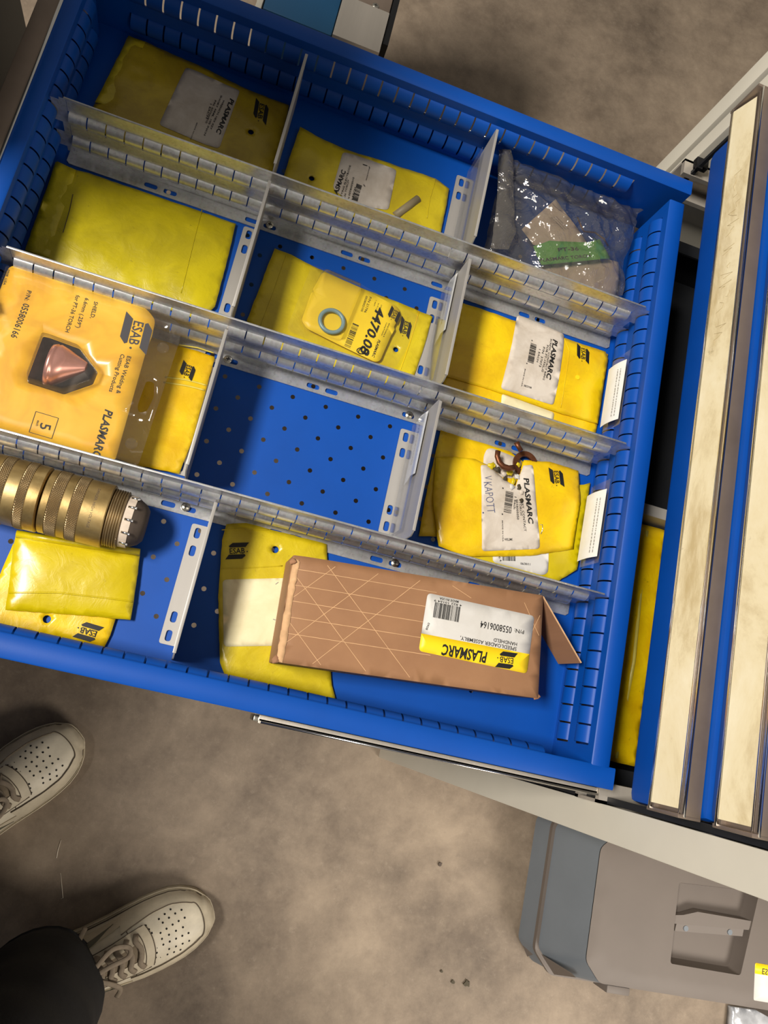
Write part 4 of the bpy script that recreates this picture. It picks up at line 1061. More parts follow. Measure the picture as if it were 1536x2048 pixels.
# scuffed light strip along the left edge of the lid, crushed tape ends
sheet('worn_tape', rounded(uv([(588, 1116), (600, 1121), (588, 1190), (566, 1326), (553, 1322), (562, 1260)], ZT), 1, 2), sT, M['card_edge'], box, 0.2, 4, lift=0.35, jag=0.6)
for q_, r_ in (((553, 1318), 4.0), ((586, 1122), 3.0), ((1074, 1392), 3.5)):
    cq = at(*q_, ZT)[:2]; poly = [(cq[0] + r_ * random.Random(i).uniform(.6, 1.3) * math.cos(t), cq[1] + r_ * random.Random(i + 9).uniform(.6, 1.3) * math.sin(t)) for i, t in enumerate(2 * math.pi * k / 9 for k in range(9))]
    sheet('torn_corner', poly, Surf(ZT - 1.0, poly, 1.0, 2, 1.5, 4, 3), M['card_inner'], box, 0.6, 1.5)
# pale criss-cross scores printed on the lid
p = Print(sT, 0.12)
A_, B_, C_, D__ = [np.array(q) for q in top]
rx = random.Random(9)
def topuv(s, t): return (A_ + (B_ - A_) * s) * (1 - t) + (D__ + (C_ - D__) * s) * t
def score(s0, t0, s1, t1, w=0.45):
    a_, b_ = topuv(s0, t0), topuv(s1, t1); d_ = b_ - a_; L = np.linalg.norm(d_); d_ /= L; nn = np.array([-d_[1], d_[0]]) * w / 2; k = max(1, int(L / 8))
    for j in range(k):
        x0, x1 = a_ + (b_ - a_) * j / k, a_ + (b_ - a_) * (j + 1) / k
        p.add([x0 - nn, x1 - nn, x1 + nn, x0 + nn], [[0, 1, 2, 3]])
for t in (0.13, 0.28, 0.43, 0.58, 0.73): score(0.02, t, 0.56 if 0.1 < t < 0.9 else 0.9, t + 0.01)
for s in np.arange(-0.2, 0.62, 0.165):
    s0, t0, s1, t1 = s, 0.05, s + 0.36, 0.97
    if s0 < 0.02: t0 += (0.02 - s0) / 0.36 * 0.92; s0 = 0.02
    if s1 < 0.58: score(s0, t0, s1, t1)
    s0, t0, s1, t1 = s, 0.97, s + 0.36, 0.05
    if s0 < 0.02: t0 -= (0.02 - s0) / 0.36 * 0.92; s0 = 0.02
    if s1 < 0.58: score(s0, t0, s1, t1)
score(0.92, 0.1, 0.99, 0.4); score(0.93, 0.55, 0.99, 0.2); score(0.62, 0.05, 0.70, 0.14)
o = p.build(M['card_edge'], box, 'pale_scores'); o['kind'] = 'stuff'

# M: brass connector
BV, BZ = 98.5, -38.0
br = empty('brass_connector', (-510, BV, -66), 'knurled brass connector with two sleeves and a threaded end', 'connector')
U = lambda x: -552 + 0.40 * x
R1, R2 = 28.6, 27.8
def knurl(u0, u1, r, parent):
    nu = max(3, int((u1 - u0) / 0.9)); nt = 150; V = []; F = []
    for i in range(nu + 1):
        for k in range(nt):
            th = 2 * math.pi * k / nt; rr = r + (0.55 if (i + k) % 2 else -0.25)
            if i in (0, nu): rr = r - 0.5
            V.append((u0 + (u1 - u0) * i / nu, BV + rr * math.cos(th), BZ + rr * math.sin(th)))
    for i in range(nu):
        for k in range(nt):
            a_, b_, c_, d_ = i * nt + k, i * nt + (k + 1) % nt, (i + 1) * nt + (k + 1) % nt, (i + 1) * nt + k
            F += [[a_, b_, c_], [a_, c_, d_]] if (i + k) % 2 else [[a_, b_, d_], [b_, c_, d_]]
    return make('knurled_band', V, F, M['brass_dark'], parent)
m = MB(); m.lathe_u([(-603, R1 - 3), (-602, R1 - .5), (U(4) - .2, R1), (U(4), R1 - 1), (U(25), R1 - 1), (U(25) + .2, R1), (U(50) - .2, R1), (U(50), R1 - 1), (U(69), R1 - 1), (U(69) + .2, R1), (U(91), R1), (U(92) + .6, R1 - 1.5), (U(92) + .6, R1 - 7)], BV, BZ, 64)
s1 = m.build('sleeve', M['brass'], br, 'angle'); knurl(U(4), U(25), R1, s1); knurl(U(50), U(69), R1, s1)
m = MB(); m.lathe_u([(U(97), R2 - 7), (U(97), R2 - 1.5), (U(98.5), R2), (U(112) - .2, R2), (U(112), R2 - 1), (U(137), R2 - 1), (U(137) + .2, R2), (U(154) - .2, R2), (U(154), R2 - 1), (U(177), R2 - 1), (U(177) + .2, R2), (U(226), R2), (U(227) + .4, R2 - .8), (U(227) + .4, R2 - 5)], BV, BZ, 64)
s2 = m.build('sleeve', M['brass'], br, 'angle'); knurl(U(112), U(137), R2, s2); knurl(U(154), U(177), R2, s2)
txt, fs = glyphs('DANGER: HIGH VOLTAGE', 0.0, 0.0)
w0, w1 = txt[:, 0].min(), txt[:, 0].max()
V = []
for x, y in txt:                                       # stamped round the sleeve
    th = math.radians(128) - (x - w0) / (w1 - w0) * math.radians(76); th = math.pi - th
    V.append((U(197) + 0 + y * 3.2, BV + (R2 + .06) * math.cos(th), BZ + (R2 + .06) * math.sin(th)))
make('stamped_print', V, fs, M['fibre'], s2)
pr = [(U(227), R2 - 4)]; x = U(229)
for i in range(6): pr += [(x, R2 - 3.6), (x + .7, R2 - 2.4), (x + 1.3, R2 - 2.4), (x + 2.0, R2 - 3.6)]; x += 2.05
pr += [(x, R2 - 4.5), (x + .5, R2 - 7)]
m = MB(); m.lathe_u(pr, BV, BZ, 64); m.build('threaded_end', M['brass_dark'], br, 'angle')
m = MB(); m.lathe_u([(U(258), R2 - 6), (U(262), R2 - 4.6), (U(279), R2 - 5.0), (U(280), R2 - 7)], BV, BZ, 40); ins = m.build('insulator', M['ceramic'], br, 'angle')
m = MB(); m.lathe_u([(U(278), R2 - 8), (U(279), R2 - 5.4), (U(300), R2 - 10), (U(308), R2 - 14), (U(308), 3)], BV, BZ, 40); m.build('end_face', M['fibre'], br, 'angle')
for a_ in (40, 68, 96, 124, 152):
    th = math.radians(a_); rr = R2 - 4.6; m = MB()
    m.tube([(U(266), BV + rr * math.cos(th), BZ + rr * math.sin(th)), (U(284), BV + (rr + 1) * math.cos(th), BZ + (rr + 1) * math.sin(th))], 1.2, 8); m.build('pin', M['chrome'], ins, True)

# ------------------------------------------------------------------ grey case beside the cabinet
cs = empty('equipment_case', (600, -220, -820), 'grey plastic case on the floor beside the cabinet, with a recessed carrying handle', 'case')
ZT_ = -620.0
def loft(rings, caps=True):
    n = len(rings[0]); V = [p for r in rings for p in r]; F = []
    for i in range(len(rings) - 1):
        for k in range(n): F.append([i * n + k, i * n + (k + 1) % n, (i + 1) * n + (k + 1) % n, (i + 1) * n + k])
    if caps: F += [list(range(n))[::-1], [(len(rings) - 1) * n + k for k in range(n)]]
    return V, F
def foot(u0, u1, v0, v1, c, z): return [(x, y, z) for x, y in rounded([(u0 + c, v0), (u1 - c, v0), (u1, v0 + c), (u1, v1 - c), (u1 - c, v1), (u0 + c, v1), (u0, v1 - c), (u0, v0 + c)], 8, 3)]
V, F = loft([foot(374, 1086, -372, -96, 34, -820), foot(366, 1094, -378, -92, 36, -812), foot(370, 1090, -374, -94, 36, -752)])
make('case_body', V, F, M['case_blue'], cs, 'angle')
V, F = loft([foot(366, 1094, -378, -91, 36, -752), foot(366, 1094, -378, -91, 36, -742)])
make('seam_rim', V, F, M['case'], cs, 'angle')
# lid: shell with a real recess for the handle
rec = [(553, -301), (692, -301), (716, -162), (553, -172)]
lidr = [foot(372, 1088, -372, -94, 36, -742), foot(382, 1078, -362, -100, 34, -690), foot(398, 1062, -349, -112, 30, -626)]
V, F = loft(lidr, False); make('lid_side', V, F, M['case_blue'], cs, 'angle')
topo = [q[:2] for q in foot(398, 1062, -349, -112, 30, 0)]
o = sheet('lid_top', topo, Surf(ZT_ - 4, topo, 4.0, 4.0), M['case'], cs, 0.4, 16, [rounded(rec, 5, 3)], closed=False)
rr = rounded(rec, 5, 3); cen = np.mean(rr, 0); nr = len(rr)
lv = [(1.0, ZT_), (0.985, ZT_ - 14), (0.93, ZT_ - 26)]
V = [(cen[0] + (q[0] - cen[0]) * k, cen[1] + (q[1] - cen[1]) * k, z) for k, z in lv for q in rr]
F = [[i * nr + j, i * nr + (j + 1) % nr, (i + 1) * nr + (j + 1) % nr, (i + 1) * nr + j] for i in range(2) for j in range(nr)] + [[2 * nr + j for j in range(nr)]]
make('handle_recess', V, F, M['case'], cs, 'angle')
m = MB(); m.add([(552, -241, ZT_ - 12), (720, -226, ZT_ - 2), (722, -212, ZT_ - 2), (600, -214, ZT_ - 6), (575, -224, ZT_ - 10), (552, -228, ZT_ - 12),
                 (552, -241, ZT_ - 20), (720, -228, ZT_ - 20), (722, -212, ZT_ - 20), (600, -212, ZT_ - 20), (575, -222, ZT_ - 20), (552, -228, ZT_ - 20)],
                [[0, 1, 2, 3, 4, 5], [0, 6, 7, 1], [1, 7, 8, 2], [2, 8, 9, 3], [3, 9, 10, 4], [4, 10, 11, 5], [5, 11, 6, 0]])
h = m.build('handle', M['case'], cs, 'angle')
m = MB(); m.add([(565, -252, ZT_ - 14), (694, -240, ZT_ - 6), (694, -227.5, ZT_ - 4), (565, -239, ZT_ - 11.5), (565, -252, ZT_ - 26), (694, -240, ZT_ - 26), (694, -227.5, ZT_ - 26), (565, -239, ZT_ - 26)], [[0, 1, 2, 3], [0, 4, 5, 1], [1, 5, 6, 2], [2, 6, 7, 3], [3, 7, 4, 0]])
m.build('handle_plate', M['case'], h, 'angle')
for u_, w_ in ((584, -244.5), (668, -237)):
    m = MB(); zz = ZT_ - 13 + (u_ - 565) / 129 * 8 + 1.5; m.prism(circle((u_, w_), 4.6, 16), zz - 3, zz); m.build('screw_plug', M['case_blue'], h, 'angle')
for v0, v1 in ((-330, -300), (-160, -130)):          # moulded triangular ribs on the end
    pass
for k in (0, 1):
    m = MB(); v_ = -352 + k * 4; z0, z1 = (-738, -640) if k == 0 else (-812, -756); u_ = (380, 372)[k]
    m.add([(u_ - 2, v_ + 6, z0), (u_ + 26 - 10 * k, v_ - 22, z0 + 4), (u_ + 14, v_ + 2, z1), (u_ + 4, v_ + 8, z1)], [[0, 1, 2, 3]]); m.build('corner_rib', M['case'], cs)
for u0 in (505, 850):
    m = MB(); m.box((u0, -387, -770), (u0 + 46, -374, -722), 2); m.build('latch', M['case'], cs, 'angle')
m = MB(); m.box((398, -128, -735), (1062, -118, -628), 2)
P = rounded([(719, -277), (792, -277), (795, -336), (722, -336)], 3, 3)
st = sheet('sticker', P, Surf(ZT_ + 0.3), M['label_clean'], cs, 0.2, 20)
sheet('yellow_band', rounded([(719, -277), (792, -277), (793, -294), (720, -294)], [3, 3, .1, .1], 3), Surf(ZT_ + 0.4), M['yellow_print'], st, 0.1, 20)
p = Print(Surf(ZT_), 0.6)
V_, F_ = glyphs('ESAB', 0.01, 0); 
p.add([(790 - q[0] * 13 - 28, -293 + q[1] * 13) for q in (V_ * -1 + np.array([V_[:, 0].max(), V_[:, 1].max()]))], F_)
p.build(M['ink'], st)
# parcel on the floor behind the case
P = rounded([(833, -399), (980, -396), (980, -520), (831, -520)], 4, 3)
pc = sheet('wrapped_parcel', P, Surf(-806, P, 6, 10, 5, 26, 4), plain('silver_wrap', (190, 192, 196), 0.2, 0.3, 0.25, 40, 0.6, 60), None, 14, 8)
tag(pc, 'shiny silver wrapped parcel on the floor next to the grey case', 'parcel')

# ------------------------------------------------------------------ neighbouring cabinet beyond the drawer
nb = empty('neighbour_cabinet', (-420, 960, -820), 'blue metal cabinet with a brushed aluminium corner profile beyond the drawer', 'cabinet')
zt = -120
m = MB(); m.box((-476, 735, -820), (-392, 1300, zt), 3); m.build('cabinet_body', plain('teal_blue_enamel', (22, 80, 120), 0.45, 0, 0.05, 12), nb, 'angle')
m = MB(); m.box((-484, 728, -820), (-477, 1300, zt + 2), 1); m.build('edge_trim', M['beige'], nb, 'angle')
m = MB(); m.box((-391, 717, zt - 60), (-334, 776, zt + 22), 0.8); m.build('corner_profile', M['alu'], nb, 'angle')
m = MB(); m.box((-391, 777, zt - 60), (-334, 1300, zt + 16), 0.8); cc = m.build('handle_rail', M['alu_dull'], nb, 'angle')
screw((-352, 783, zt + 16), cc)
m = MB(); m.box((-333, 735, -820), (-326, 1300, zt + 18)); m.build('rubber_edge', M['black'], nb)
# black thing of unknown kind, edge in view; built tall to shade the drawer
lk = empty('black_shade_locker', (-930, 460, -820), 'black thing beside the open drawer front, built as a tall locker to shade it, only its rounded edge in view', 'locker')
V, F = loft([[(x, y, z) for x, y in rounded([(-702, 328), (-702, 618), (-1180, 618), (-1180, 328)], 30, 6)] for z in (-800, 640)])
make('locker_body', V, F, M['black'], lk, 'angle')
for u_, v_ in ((-740, 390), (-740, 580), (-1140, 390), (-1140, 580)):
    m = MB(); m.prism(circle((u_, v_), 20, 16), -820, -800); m.build('foot', M['black'], lk, 'angle')
m = MB(); m.box((-703, 346, -760), (-699, 600, 600), 1.5); d = m.build('door', M['black'], lk, 'angle')
m = MB(); m.box((-699, 392, 200), (-691, 404, 330), 2); m.build('handle', M['dark'], d, 'angle')

# unseen cabinet added left of the view to shade the floor
oc = empty('shade_cabinet', (-1440, -480, -820), 'beige cabinet added out of view left of the person to shade the floor', 'cabinet')
m = MB(); m.box((-1760, -1250, -780), (-1130, 200, 710), 4); m.build('body', M['beige'], oc, 'angle')
m = MB(); m.box((-1750, -1240, -820), (-1150, 190, -780)); m.build('plinth', M['dark'], oc)
m = MB(); m.box((-1770, -1260, 710), (-1120, 210, 740), 3); m.build('worktop', M['alu_dull'], oc, 'angle')
for z0 in (-760, -520, -280, -40, 200, 440):
    m = MB(); m.box((-1130, -1220, z0), (-1120, 170, z0 + 225), 3); d = m.build('drawer', M['blue'], oc, 'angle')
    m = MB(); m.box((-1120, -1220, z0 + 180), (-1104, 170, z0 + 215), 2); m.build('handle', M['alu_dull'], d, 'angle')

# ------------------------------------------------------------------ the person: two shoes and dark trousers
per = empty('person', (-520, -420, -820), 'person in black jeans and scuffed white sneakers standing at the open drawer', 'person')
FLR = -820.0
WID = [(0, 0), (2, 14), (8, 25), (20, 38), (38, 48), (62, 54.5), (92, 57), (125, 55), (160, 50), (200, 46), (240, 44), (270, 40), (290, 29), (300, 12), (302, 0)]
def interp(T, s):
    for (a, x), (b, y) in zip(T, T[1:]):
        if a <= s <= b: return x + (y - x) * (s - a) / (b - a)
    return T[-1][1]
HGT = [(0, 34), (6, 48), (16, 58), (34, 66), (60, 72), (90, 82), (120, 96), (150, 110), (180, 120), (210, 124), (250, 112), (290, 92), (302, 78)]
def shoe(tip, d, mirror, knit):
    d = np.array(d, float); d /= np.linalg.norm(d); l = np.array([-d[1], d[0]]) * mirror
    root = bpy.data.objects.new('shoe', None); COL.objects.link(root); root.parent = per; HOME[root] = HOME[per]
    root['label'] = knit
    def G(s, x, z):
        x = x + 5.0 * math.exp(-((s - 40) / 60) ** 2)          # toe swings inwards
        q = np.array(tip) - d * s + l * x; return (q[0], q[1], FLR + z)
    SS = [0.6, 2, 5, 10, 18, 28, 42, 60, 80, 100, 120, 140, 160, 180, 205, 230, 255, 275, 290, 298, 301]
    def U_(s, th, off=0.0):
        """upper surface: th 0..pi from one side over the top to the other"""
        w = interp(WID, s) - 3.5 * min(1, s / 12); w = max(w, 0.5)
        h = interp(HGT, s) - 24
        up = np.sign(math.cos(th)) * abs(math.cos(th)) ** 0.72
        vp = abs(math.sin(th)) ** 0.62
        taper = 1 - 0.42 * vp ** 3 * min(1, s / 90)
        return G(s - off * (1 if s < 12 else 0), up * (w * taper + off * (1 - vp * 0.5)), 22 + vp * h + off * vp)
    # sole
    rings = []
    for ex, z in ((-1.5, 0), (0.5, 3), (1.0, 14), (0.2, 24), (-2.2, 29), (-8, 29.5)):
        r = []
        for s in SS: r.append(G(s if s > 1 else s - ex, max(interp(WID, s) + ex, 0.2), z))
        for s in SS[::-1]: r.append(G(s if s > 1 else s - ex, -max(interp(WID, s) + ex, 0.2), z))
        rings.append(r)
    V, F = loft(rings); sole = make('sole', V, F, M['sole'], root, 'angle')
    m = MB(); pts = [G(s - (1.6 if s < 8 else 0), interp(WID, s) + 1.2, 25.5) for s in SS[::-1]] + [G(s - (1.6 if s < 8 else 0), -interp(WID, s) - 1.2, 25.5) for s in SS]
    m.tube(pts, 1.0, 6); m.build('welt_stitch', M['leather2'], sole, True)
    NT = 28
    V = []; F = []
    for s in SS:
        for k in range(NT + 1): V.append(U_(s, math.pi * k / NT))
    for i in range(len(SS) - 1):
        for k in range(NT): F.append([i * (NT + 1) + k, i * (NT + 1) + k + 1, (i + 1) * (NT + 1) + k + 1, (i + 1) * (NT + 1) + k])
    up = make('upper', V, F, M['leather'], root, True)
    def patch(name, fun, ns, nk, mat, off, parent=root, thick=1.6):
        """fun(a, b) -> (s, th), both in 0..1"""
        V = []; F = []
        for lay in (off, off - thick):
            for i in range(ns + 1):
                for k in range(nk + 1): V.append(U_(*fun(i / ns, k / nk), lay))
        w = nk + 1; n1 = (ns + 1) * w
        for i in range(ns):
            for k in range(nk):
                q = [i * w + k, i * w + k + 1, (i + 1) * w + k + 1, (i + 1) * w + k]; F.append(q); F.append([x + n1 for x in q[::-1]])
        rim = [k for k in range(w)] + [i * w + nk for i in range(1, ns + 1)] + [ns * w + k for k in range(nk - 1, -1, -1)] + [i * w for i in range(ns - 1, 0, -1)]
        for a_, b_ in zip(rim, rim[1:] + rim[:1]): F.append([a_, b_, b_ + n1, a_ + n1])
        return make(name, V, F, M[mat], parent, 'angle')
    # toe guard: wraps the toe and runs back along both sides
    def plan(s, x):
        o_ = np.array(G(s, 0, 0)[:2])
        lo, hi = 0.0, math.pi
        for _ in range(24):
            md = (lo + hi) / 2
            if (np.array(U_(s, md)[:2]) - o_) @ l > x: lo = md
            else: hi = md
        return s, (lo + hi) / 2
    def guard(a, b):
        t = 2 * a - 1; W28 = interp(WID, 28) - 3.5
        if abs(t) <= 0.5:
            ph = t * math.pi; return plan(28 - (26.5 - 15 * b) * math.cos(ph), -(W28 - 12 * b) * math.sin(ph))
        s = 28 + (abs(t) - 0.5) * 2 * 112; w = interp(WID, s) - 4.0
        return plan(s, -math.copysign(w - (12 + 5 * max(0, (s - 60) / 80)) * b, t))
    patch('toe_guard', guard, 60, 8, 'leather2', 2.0)
    m = MB(); m.tube([U_(*guard(i / 60, 1.0), 2.0) for i in range(61)], 0.8, 6); m.build('guard_seam', M['seam'], up, True)
    # eyestays and their front arc
    for sg in (0, 1):
        patch('eyestay', lambda a, b: (112 + 92 * a, (math.radians(47 + 27 * b + 6 * a) if sg == 0 else math.pi - math.radians(47 + 27 * b + 6 * a))), 16, 6, 'leather2', 2.4)
    patch('eyestay_arc', lambda a, b: (96 + 20 * b + 8 * (2 * a - 1) ** 2, math.radians(48 + 84 * a)), 20, 5, 'leather2', 2.4)
    patch('tongue', lambda a, b: (116 + 96 * a, math.radians(73 + 34 * b)), 14, 6, 'tongue', 1.0)
    for sg in (0, 1):
        patch('side_panel', lambda a, b: (135 + 90 * a, (math.radians(8 + 34 * b * (0.5 + .5 * a)) if sg == 0 else math.pi - math.radians(8 + 34 * b * (0.5 + .5 * a)))), 12, 5, 'leather2', 1.8)
        patch('side_mark', lambda a, b: (150 + 60 * a + 10 * b, (math.radians(16 + 13 * b * math.sin(math.pi * (0.1 + .85 * a)) + 14 * a) if sg == 0 else math.pi - math.radians(16 + 13 * b * math.sin(math.pi * (0.1 + .85 * a)) + 14 * a))), 14, 4, 'shoe_patch', 3.0)
    # stitched seams
    for sg in (0, 1):
        f = (lambda t: t) if sg == 0 else (lambda t: math.pi - t)
        m = MB(); m.tube([U_(108 + 98 * i / 16, f(math.radians(46.5 + 5 * i / 16)), 2.3) for i in range(17)], 0.7, 6); m.build('stay_seam', M['seam'], up, True)
        m = MB(); m.tube([U_(140 - 10 * i / 8, f(math.radians(10 + 38 * i / 8)), 1.0) for i in range(9)], 0.7, 6); m.build('side_seam', M['seam'], up, True)
    m = MB(); m.tube([U_(96 + 8 * (2 * i / 20 - 1) ** 2, math.radians(48 + 84 * i / 20), 2.6) for i in range(21)], 0.8, 6); m.build('arc_seam', M['seam'], up, True)
    m = MB(); m.tube([U_(110 + 6 * (2 * i / 20 - 1) ** 2, math.radians(56 + 68 * i / 20), 2.8) for i in range(21)], 0.7, 6); m.build('arc_seam', M['seam'], up, True)
    m = MB(); pts = [G(s + (1.4 if s < 8 else 0), max(interp(WID, s) - 2.4, 0), 28.6) for s in SS[::-1]] + [G(s + (1.4 if s < 8 else 0), -max(interp(WID, s) - 2.4, 0), 28.6) for s in SS]
    m.tube(pts, 1.0, 6); m.build('sole_groove', M['seam'], sole, True)
    # perforations
    m = MB()
    def disc(s, th, r=1.7):
        c0 = np.array(U_(s, th, 0.35)); a_ = np.array(U_(s + 2, th, 0.35)) - c0; b_ = np.array(U_(s, th + 0.03, 0.35)) - c0
        a_ /= np.linalg.norm(a_); b_ -= a_ * (a_ @ b_); b_ /= np.linalg.norm(b_)
        m.add([tuple(c0 + r * (math.cos(t) * a_ + math.sin(t) * b_)) for t in (2 * math.pi * i / 8 for i in range(8))], [list(range(8))])
    for j, (s0, s1, n) in enumerate(((46, 88, 5), (44, 84, 5), (50, 84, 4), (44, 84, 5), (46, 88, 5), (62, 92, 4), (62, 92, 4))):
        base = (64, 80, 90, 100, 116, 52, 128)[j]
        for i in range(n):
            s = s0 + (s1 - s0) * i / (n - 1); disc(s, math.radians(90 + (base - 90) * (1.25 - (s - 40) / 160)))
    for k in range(9): disc(90 + 5 * abs(k - 4) ** 1.1 * 0.55, math.radians(50 + 10 * k))
    o = m.build('perforations', M['hole'], up); o['kind'] = 'stuff'
    # laces
    for i in range(6):
        s = 119 + 14.5 * i; m = MB()
        m.tube([U_(s - 1 + 3 * math.sin(k), math.radians(56 + 68 * k / 10), 4.6 + 1.8 * math.sin(math.pi * k / 10)) for k in range(11)], 4.2, 8, 0.34); m.build('lace', M['lace'], root, True)
        for thd in (60, 120):
            q = MB(); c0 = U_(s + 1, math.radians(thd), 2.9); q.prism(circle(c0[:2], 2.4, 10), c0[2] - 0.4, c0[2] + 0.6); q.build('eyelet', M['hole'], up)
    def free(pts, nm='lace_loop', r=3.8):
        m = MB(); P = []
        for i in range(len(pts) - 1):
            for j in range(6):
                t = j / 6; p0, p1, p2, p3 = (np.array(pts[max(0, min(len(pts) - 1, i + k))], float) for k in (-1, 0, 1, 2))
                P.append(0.5 * (2 * p1 + (p2 - p0) * t + (2 * p0 - 5 * p1 + 4 * p2 - p3) * t * t + (3 * p1 - p0 - 3 * p2 + p3) * t ** 3))
        P.append(np.array(pts[-1], float))
        m.tube([G(*q) for q in P], r, 8, 0.42); m.build(nm, M['lace'], root, True)
    k0 = 196
    free([(k0, 0, 132), (k0 - 18, 14, 130), (k0 - 44, 26, 120), (k0 - 66, 18, 114), (k0 - 62, 6, 118), (k0 - 34, 6, 128), (k0, 0, 132)])
    free([(k0, 0, 132), (k0 - 4, -22, 128), (k0 + 6, -44, 110), (k0 + 22, -52, 92), (k0 + 30, -40, 104), (k0 + 14, -18, 126), (k0, 0, 132)])
    free([(k0, 0, 132), (k0 + 10, 24, 124), (k0 + 4, 46, 96), (k0 - 8, 60, 76)], 'lace_end')
    free([(k0, 0, 132), (k0 - 24, -14, 124), (k0 - 40, -34, 108), (k0 - 30, -50, 88)], 'lace_end')
    m = MB(); c0 = G(k0, 0, 131); m.box((c0[0] - 6, c0[1] - 5, c0[2] - 4), (c0[0] + 6, c0[1] + 5, c0[2] + 5), 2.5); m.build('lace_knot', M['lace'], root, True)
    return G
g2 = shoe((-199, -376), (0.87, 0.49), 1, 'white sneaker under the dark trouser leg, fully in view')
g1 = shoe((-494, -137), (0.58, 0.815), -1, 'white sneaker at the left, partly out of view')
# socks and trousers
def ringpts(c, r, nrm, n=28, fold=0.0, seed=0):
    c = np.array(c, float); w = np.array(nrm, float); w /= np.linalg.norm(w)
    a = np.cross(w, (0, 1, 0)); a /= np.linalg.norm(a); b = np.cross(w, a)
    rn = random.Random(seed); ph = rn.uniform(0, 6)
    return [tuple(c + (r * (1 + fold * math.sin(3 * t + ph) + fold * 0.6 * math.sin(5 * t + 2 * ph))) * (math.cos(t) * a + math.sin(t) * b)) for t in (2 * math.pi * i / n for i in range(n))]
for G in (g2, g1):
    V, F = loft([ringpts(G(238, 0, z), r, (0, 0, 1), 24) for z, r in ((96, 40), (118, 39), (150, 38), (210, 42), (260, 44))]); make('sock', V, F, M['sock'], per, True)
hip = np.array([-640.0, -520.0, 70.0])
def leg(G, side, seed):
    ank = np.array(G(250, 0, 0)); fwd = np.array([0.72, 0.69, 0])
    knee = ank * 0.5 + (hip + side) * 0.5; knee[2] = FLR + 500; knee += fwd * 40
    hp = hip + side; hp[2] = 40
    path = [(np.array(G(266, 0, 96)), 84), (np.array(G(266, 0, 94)), 90), (np.array(G(266, 0, 150)), 90), (np.array(G(268, 0, 240)), 88)]
    for t in (0.33, 0.66, 1.0): path.append((path[3][0] * (1 - t) + knee * t, 92 - 4 * t + 0))
    for t in (0.25, 0.5, 0.75, 1.0): path.append((knee * (1 - t) + hp * t, 88 + 20 * t))
    rings = []; n = len(path)
    for i, (c, r) in enumerate(path):
        t = path[min(i + 1, n - 1)][0] - path[max(0, i - 1)][0]; t = t / np.linalg.norm(t)
        if i < 2: t = np.array([0.12, 0.1, 1.0])
        rings.append((c, r, t))
    return rings
sd = np.array([-0.69, 0.72, 0]) * 95
TV, TF = [], []
def addloft(rings):
    V, F = loft(rings); n = len(TV); TV.extend(V); TF.extend([[i + n for i in f] for f in F])
legs = [leg(g2, -sd, 3), leg(g1, sd, 7)]
for i, L in enumerate(legs):
    # refine the leg path so the cloth folds show
    out = []
    for (c0, r0, t0), (c1, r1, t1) in zip(L, L[1:]):
        for j in range(4):
            t = j / 4; out.append((c0 * (1 - t) + c1 * t, r0 * (1 - t) + r1 * t, t0 * (1 - t) + t1 * t))
    out.append(L[-1]); rings = []
    for k, (c, r, t) in enumerate(out):
        rr = ringpts(c, r + 2.5 * math.sin(k * 1.1 + i), t, 32, 0.02, i * 9)
        rings.append([tuple(np.array(p) + np.array((3, 2, 4)) * noise.noise(Vector((p[0] / 45, p[1] / 45, p[2] / 30)))) for p in rr])
    addloft(rings)
side = np.array([-0.69, 0.72, 0]); fw = np.array([0.72, 0.69, 0])
def oval(c, a, b, z): return [tuple(np.array([c[0], c[1], z]) + side * a * math.cos(t) + fw * b * math.sin(t)) for t in (2 * math.pi * i / 32 for i in range(32))]
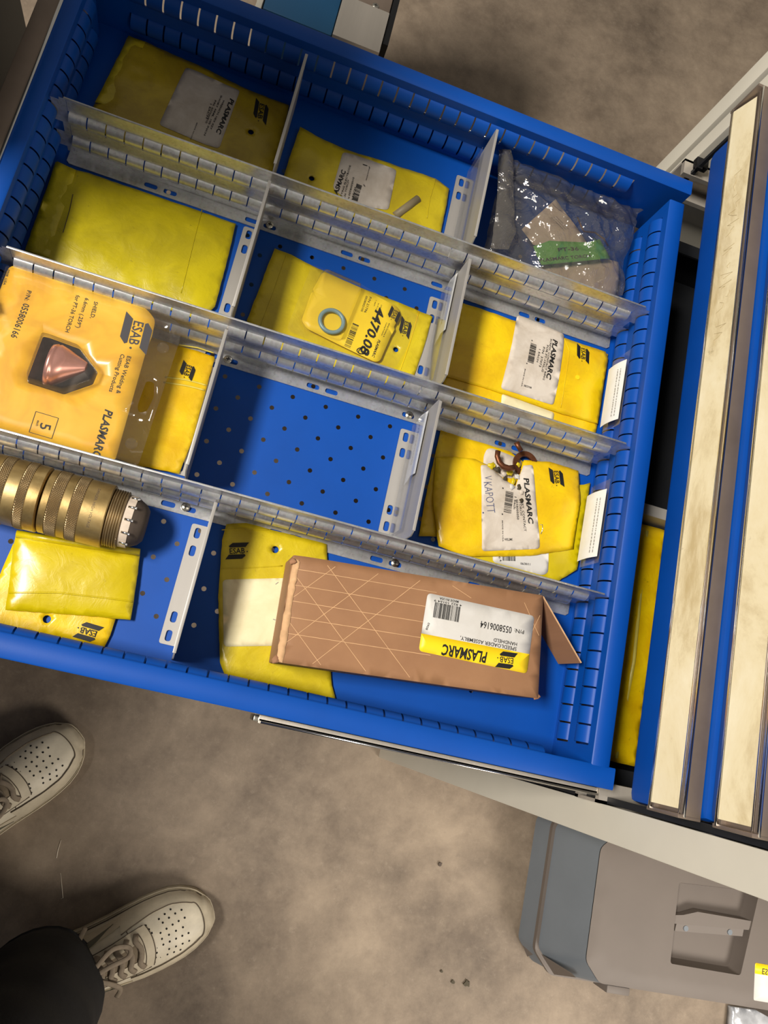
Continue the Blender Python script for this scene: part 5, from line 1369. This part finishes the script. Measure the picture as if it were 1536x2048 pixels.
addloft([oval(hip, 120, 80, -30), oval(hip, 185, 115, 20), oval(hip, 192, 122, 90), oval(hip, 180, 115, 160), oval(hip, 168, 105, 230), oval(hip, 166, 103, 246), oval(hip, 164, 101, 252)])
trs = make('trousers', TV, TF, M['denim'], per, True)
for L, sgn in ((legs[0], 1), (legs[1], -1)):          # outer seams and turned hems
    pts = []
    for c, r, t in L[1:]:
        t = np.array(t) / np.linalg.norm(t); sdir = side * -sgn * 0.75 + fw * -0.2; sdir = sdir - t * (t @ sdir); sdir /= np.linalg.norm(sdir)
        pts.append(tuple(np.array(c) + sdir * (r + 1.5)))
    m = MB(); m.tube(pts, 1.6, 6); m.build('seam', M['dark'], trs, True)

# ------------------------------------------------------------------ bits on the floor
rd_ = random.Random(3)
def chip(px, r, mat, label):
    q = at(px[0], px[1], -820); n = 9
    poly = [(q[0] + r * rd_.uniform(.5, 1.2) * math.cos(t), q[1] + r * rd_.uniform(.5, 1.3) * math.sin(t)) for t in (2 * math.pi * i / n for i in range(n))]
    m = MB(); m.prism(poly, -820, -817.5 + rd_.uniform(0, 2)); t = m.build('debris_chip', M[mat], None, 'angle'); tag(t, label, 'debris', 'debris on the concrete floor'); return t
chip((933, 1966), 6.5, 'burnt', 'largest dark debris chip on the concrete left of the grey case')
chip((905, 1963), 3.5, 'burnt', 'narrow dark debris chip just left of the largest chip')
chip((879, 1727), 3.6, 'fibre', 'small brown debris chip on the concrete between the sneaker and the cabinet')
chip((882, 1942), 2.4, 'burnt', 'tiny dark debris chip up and left of the largest chip')
m = MB(); q = [at(x, y, -819.3) for x, y in ((122, 1680), (116, 1700), (113, 1716))]; m.tube([tuple(a) for a in q], 0.6, 5); t = m.build('straw_fibre', M['tag'], None, True); tag(t, 'pale thin fibre on the floor beside the left sneaker', 'debris')
m = MB(); q = [at(x, y, -819.3) for x, y in ((121, 1746), (124, 1775), (126, 1796), (122, 1797))]; m.tube([tuple(a) for a in q], 0.6, 5); t = m.build('straw_fibre', M['tag'], None, True); tag(t, 'pale thin fibre on the floor above the trouser leg', 'debris')
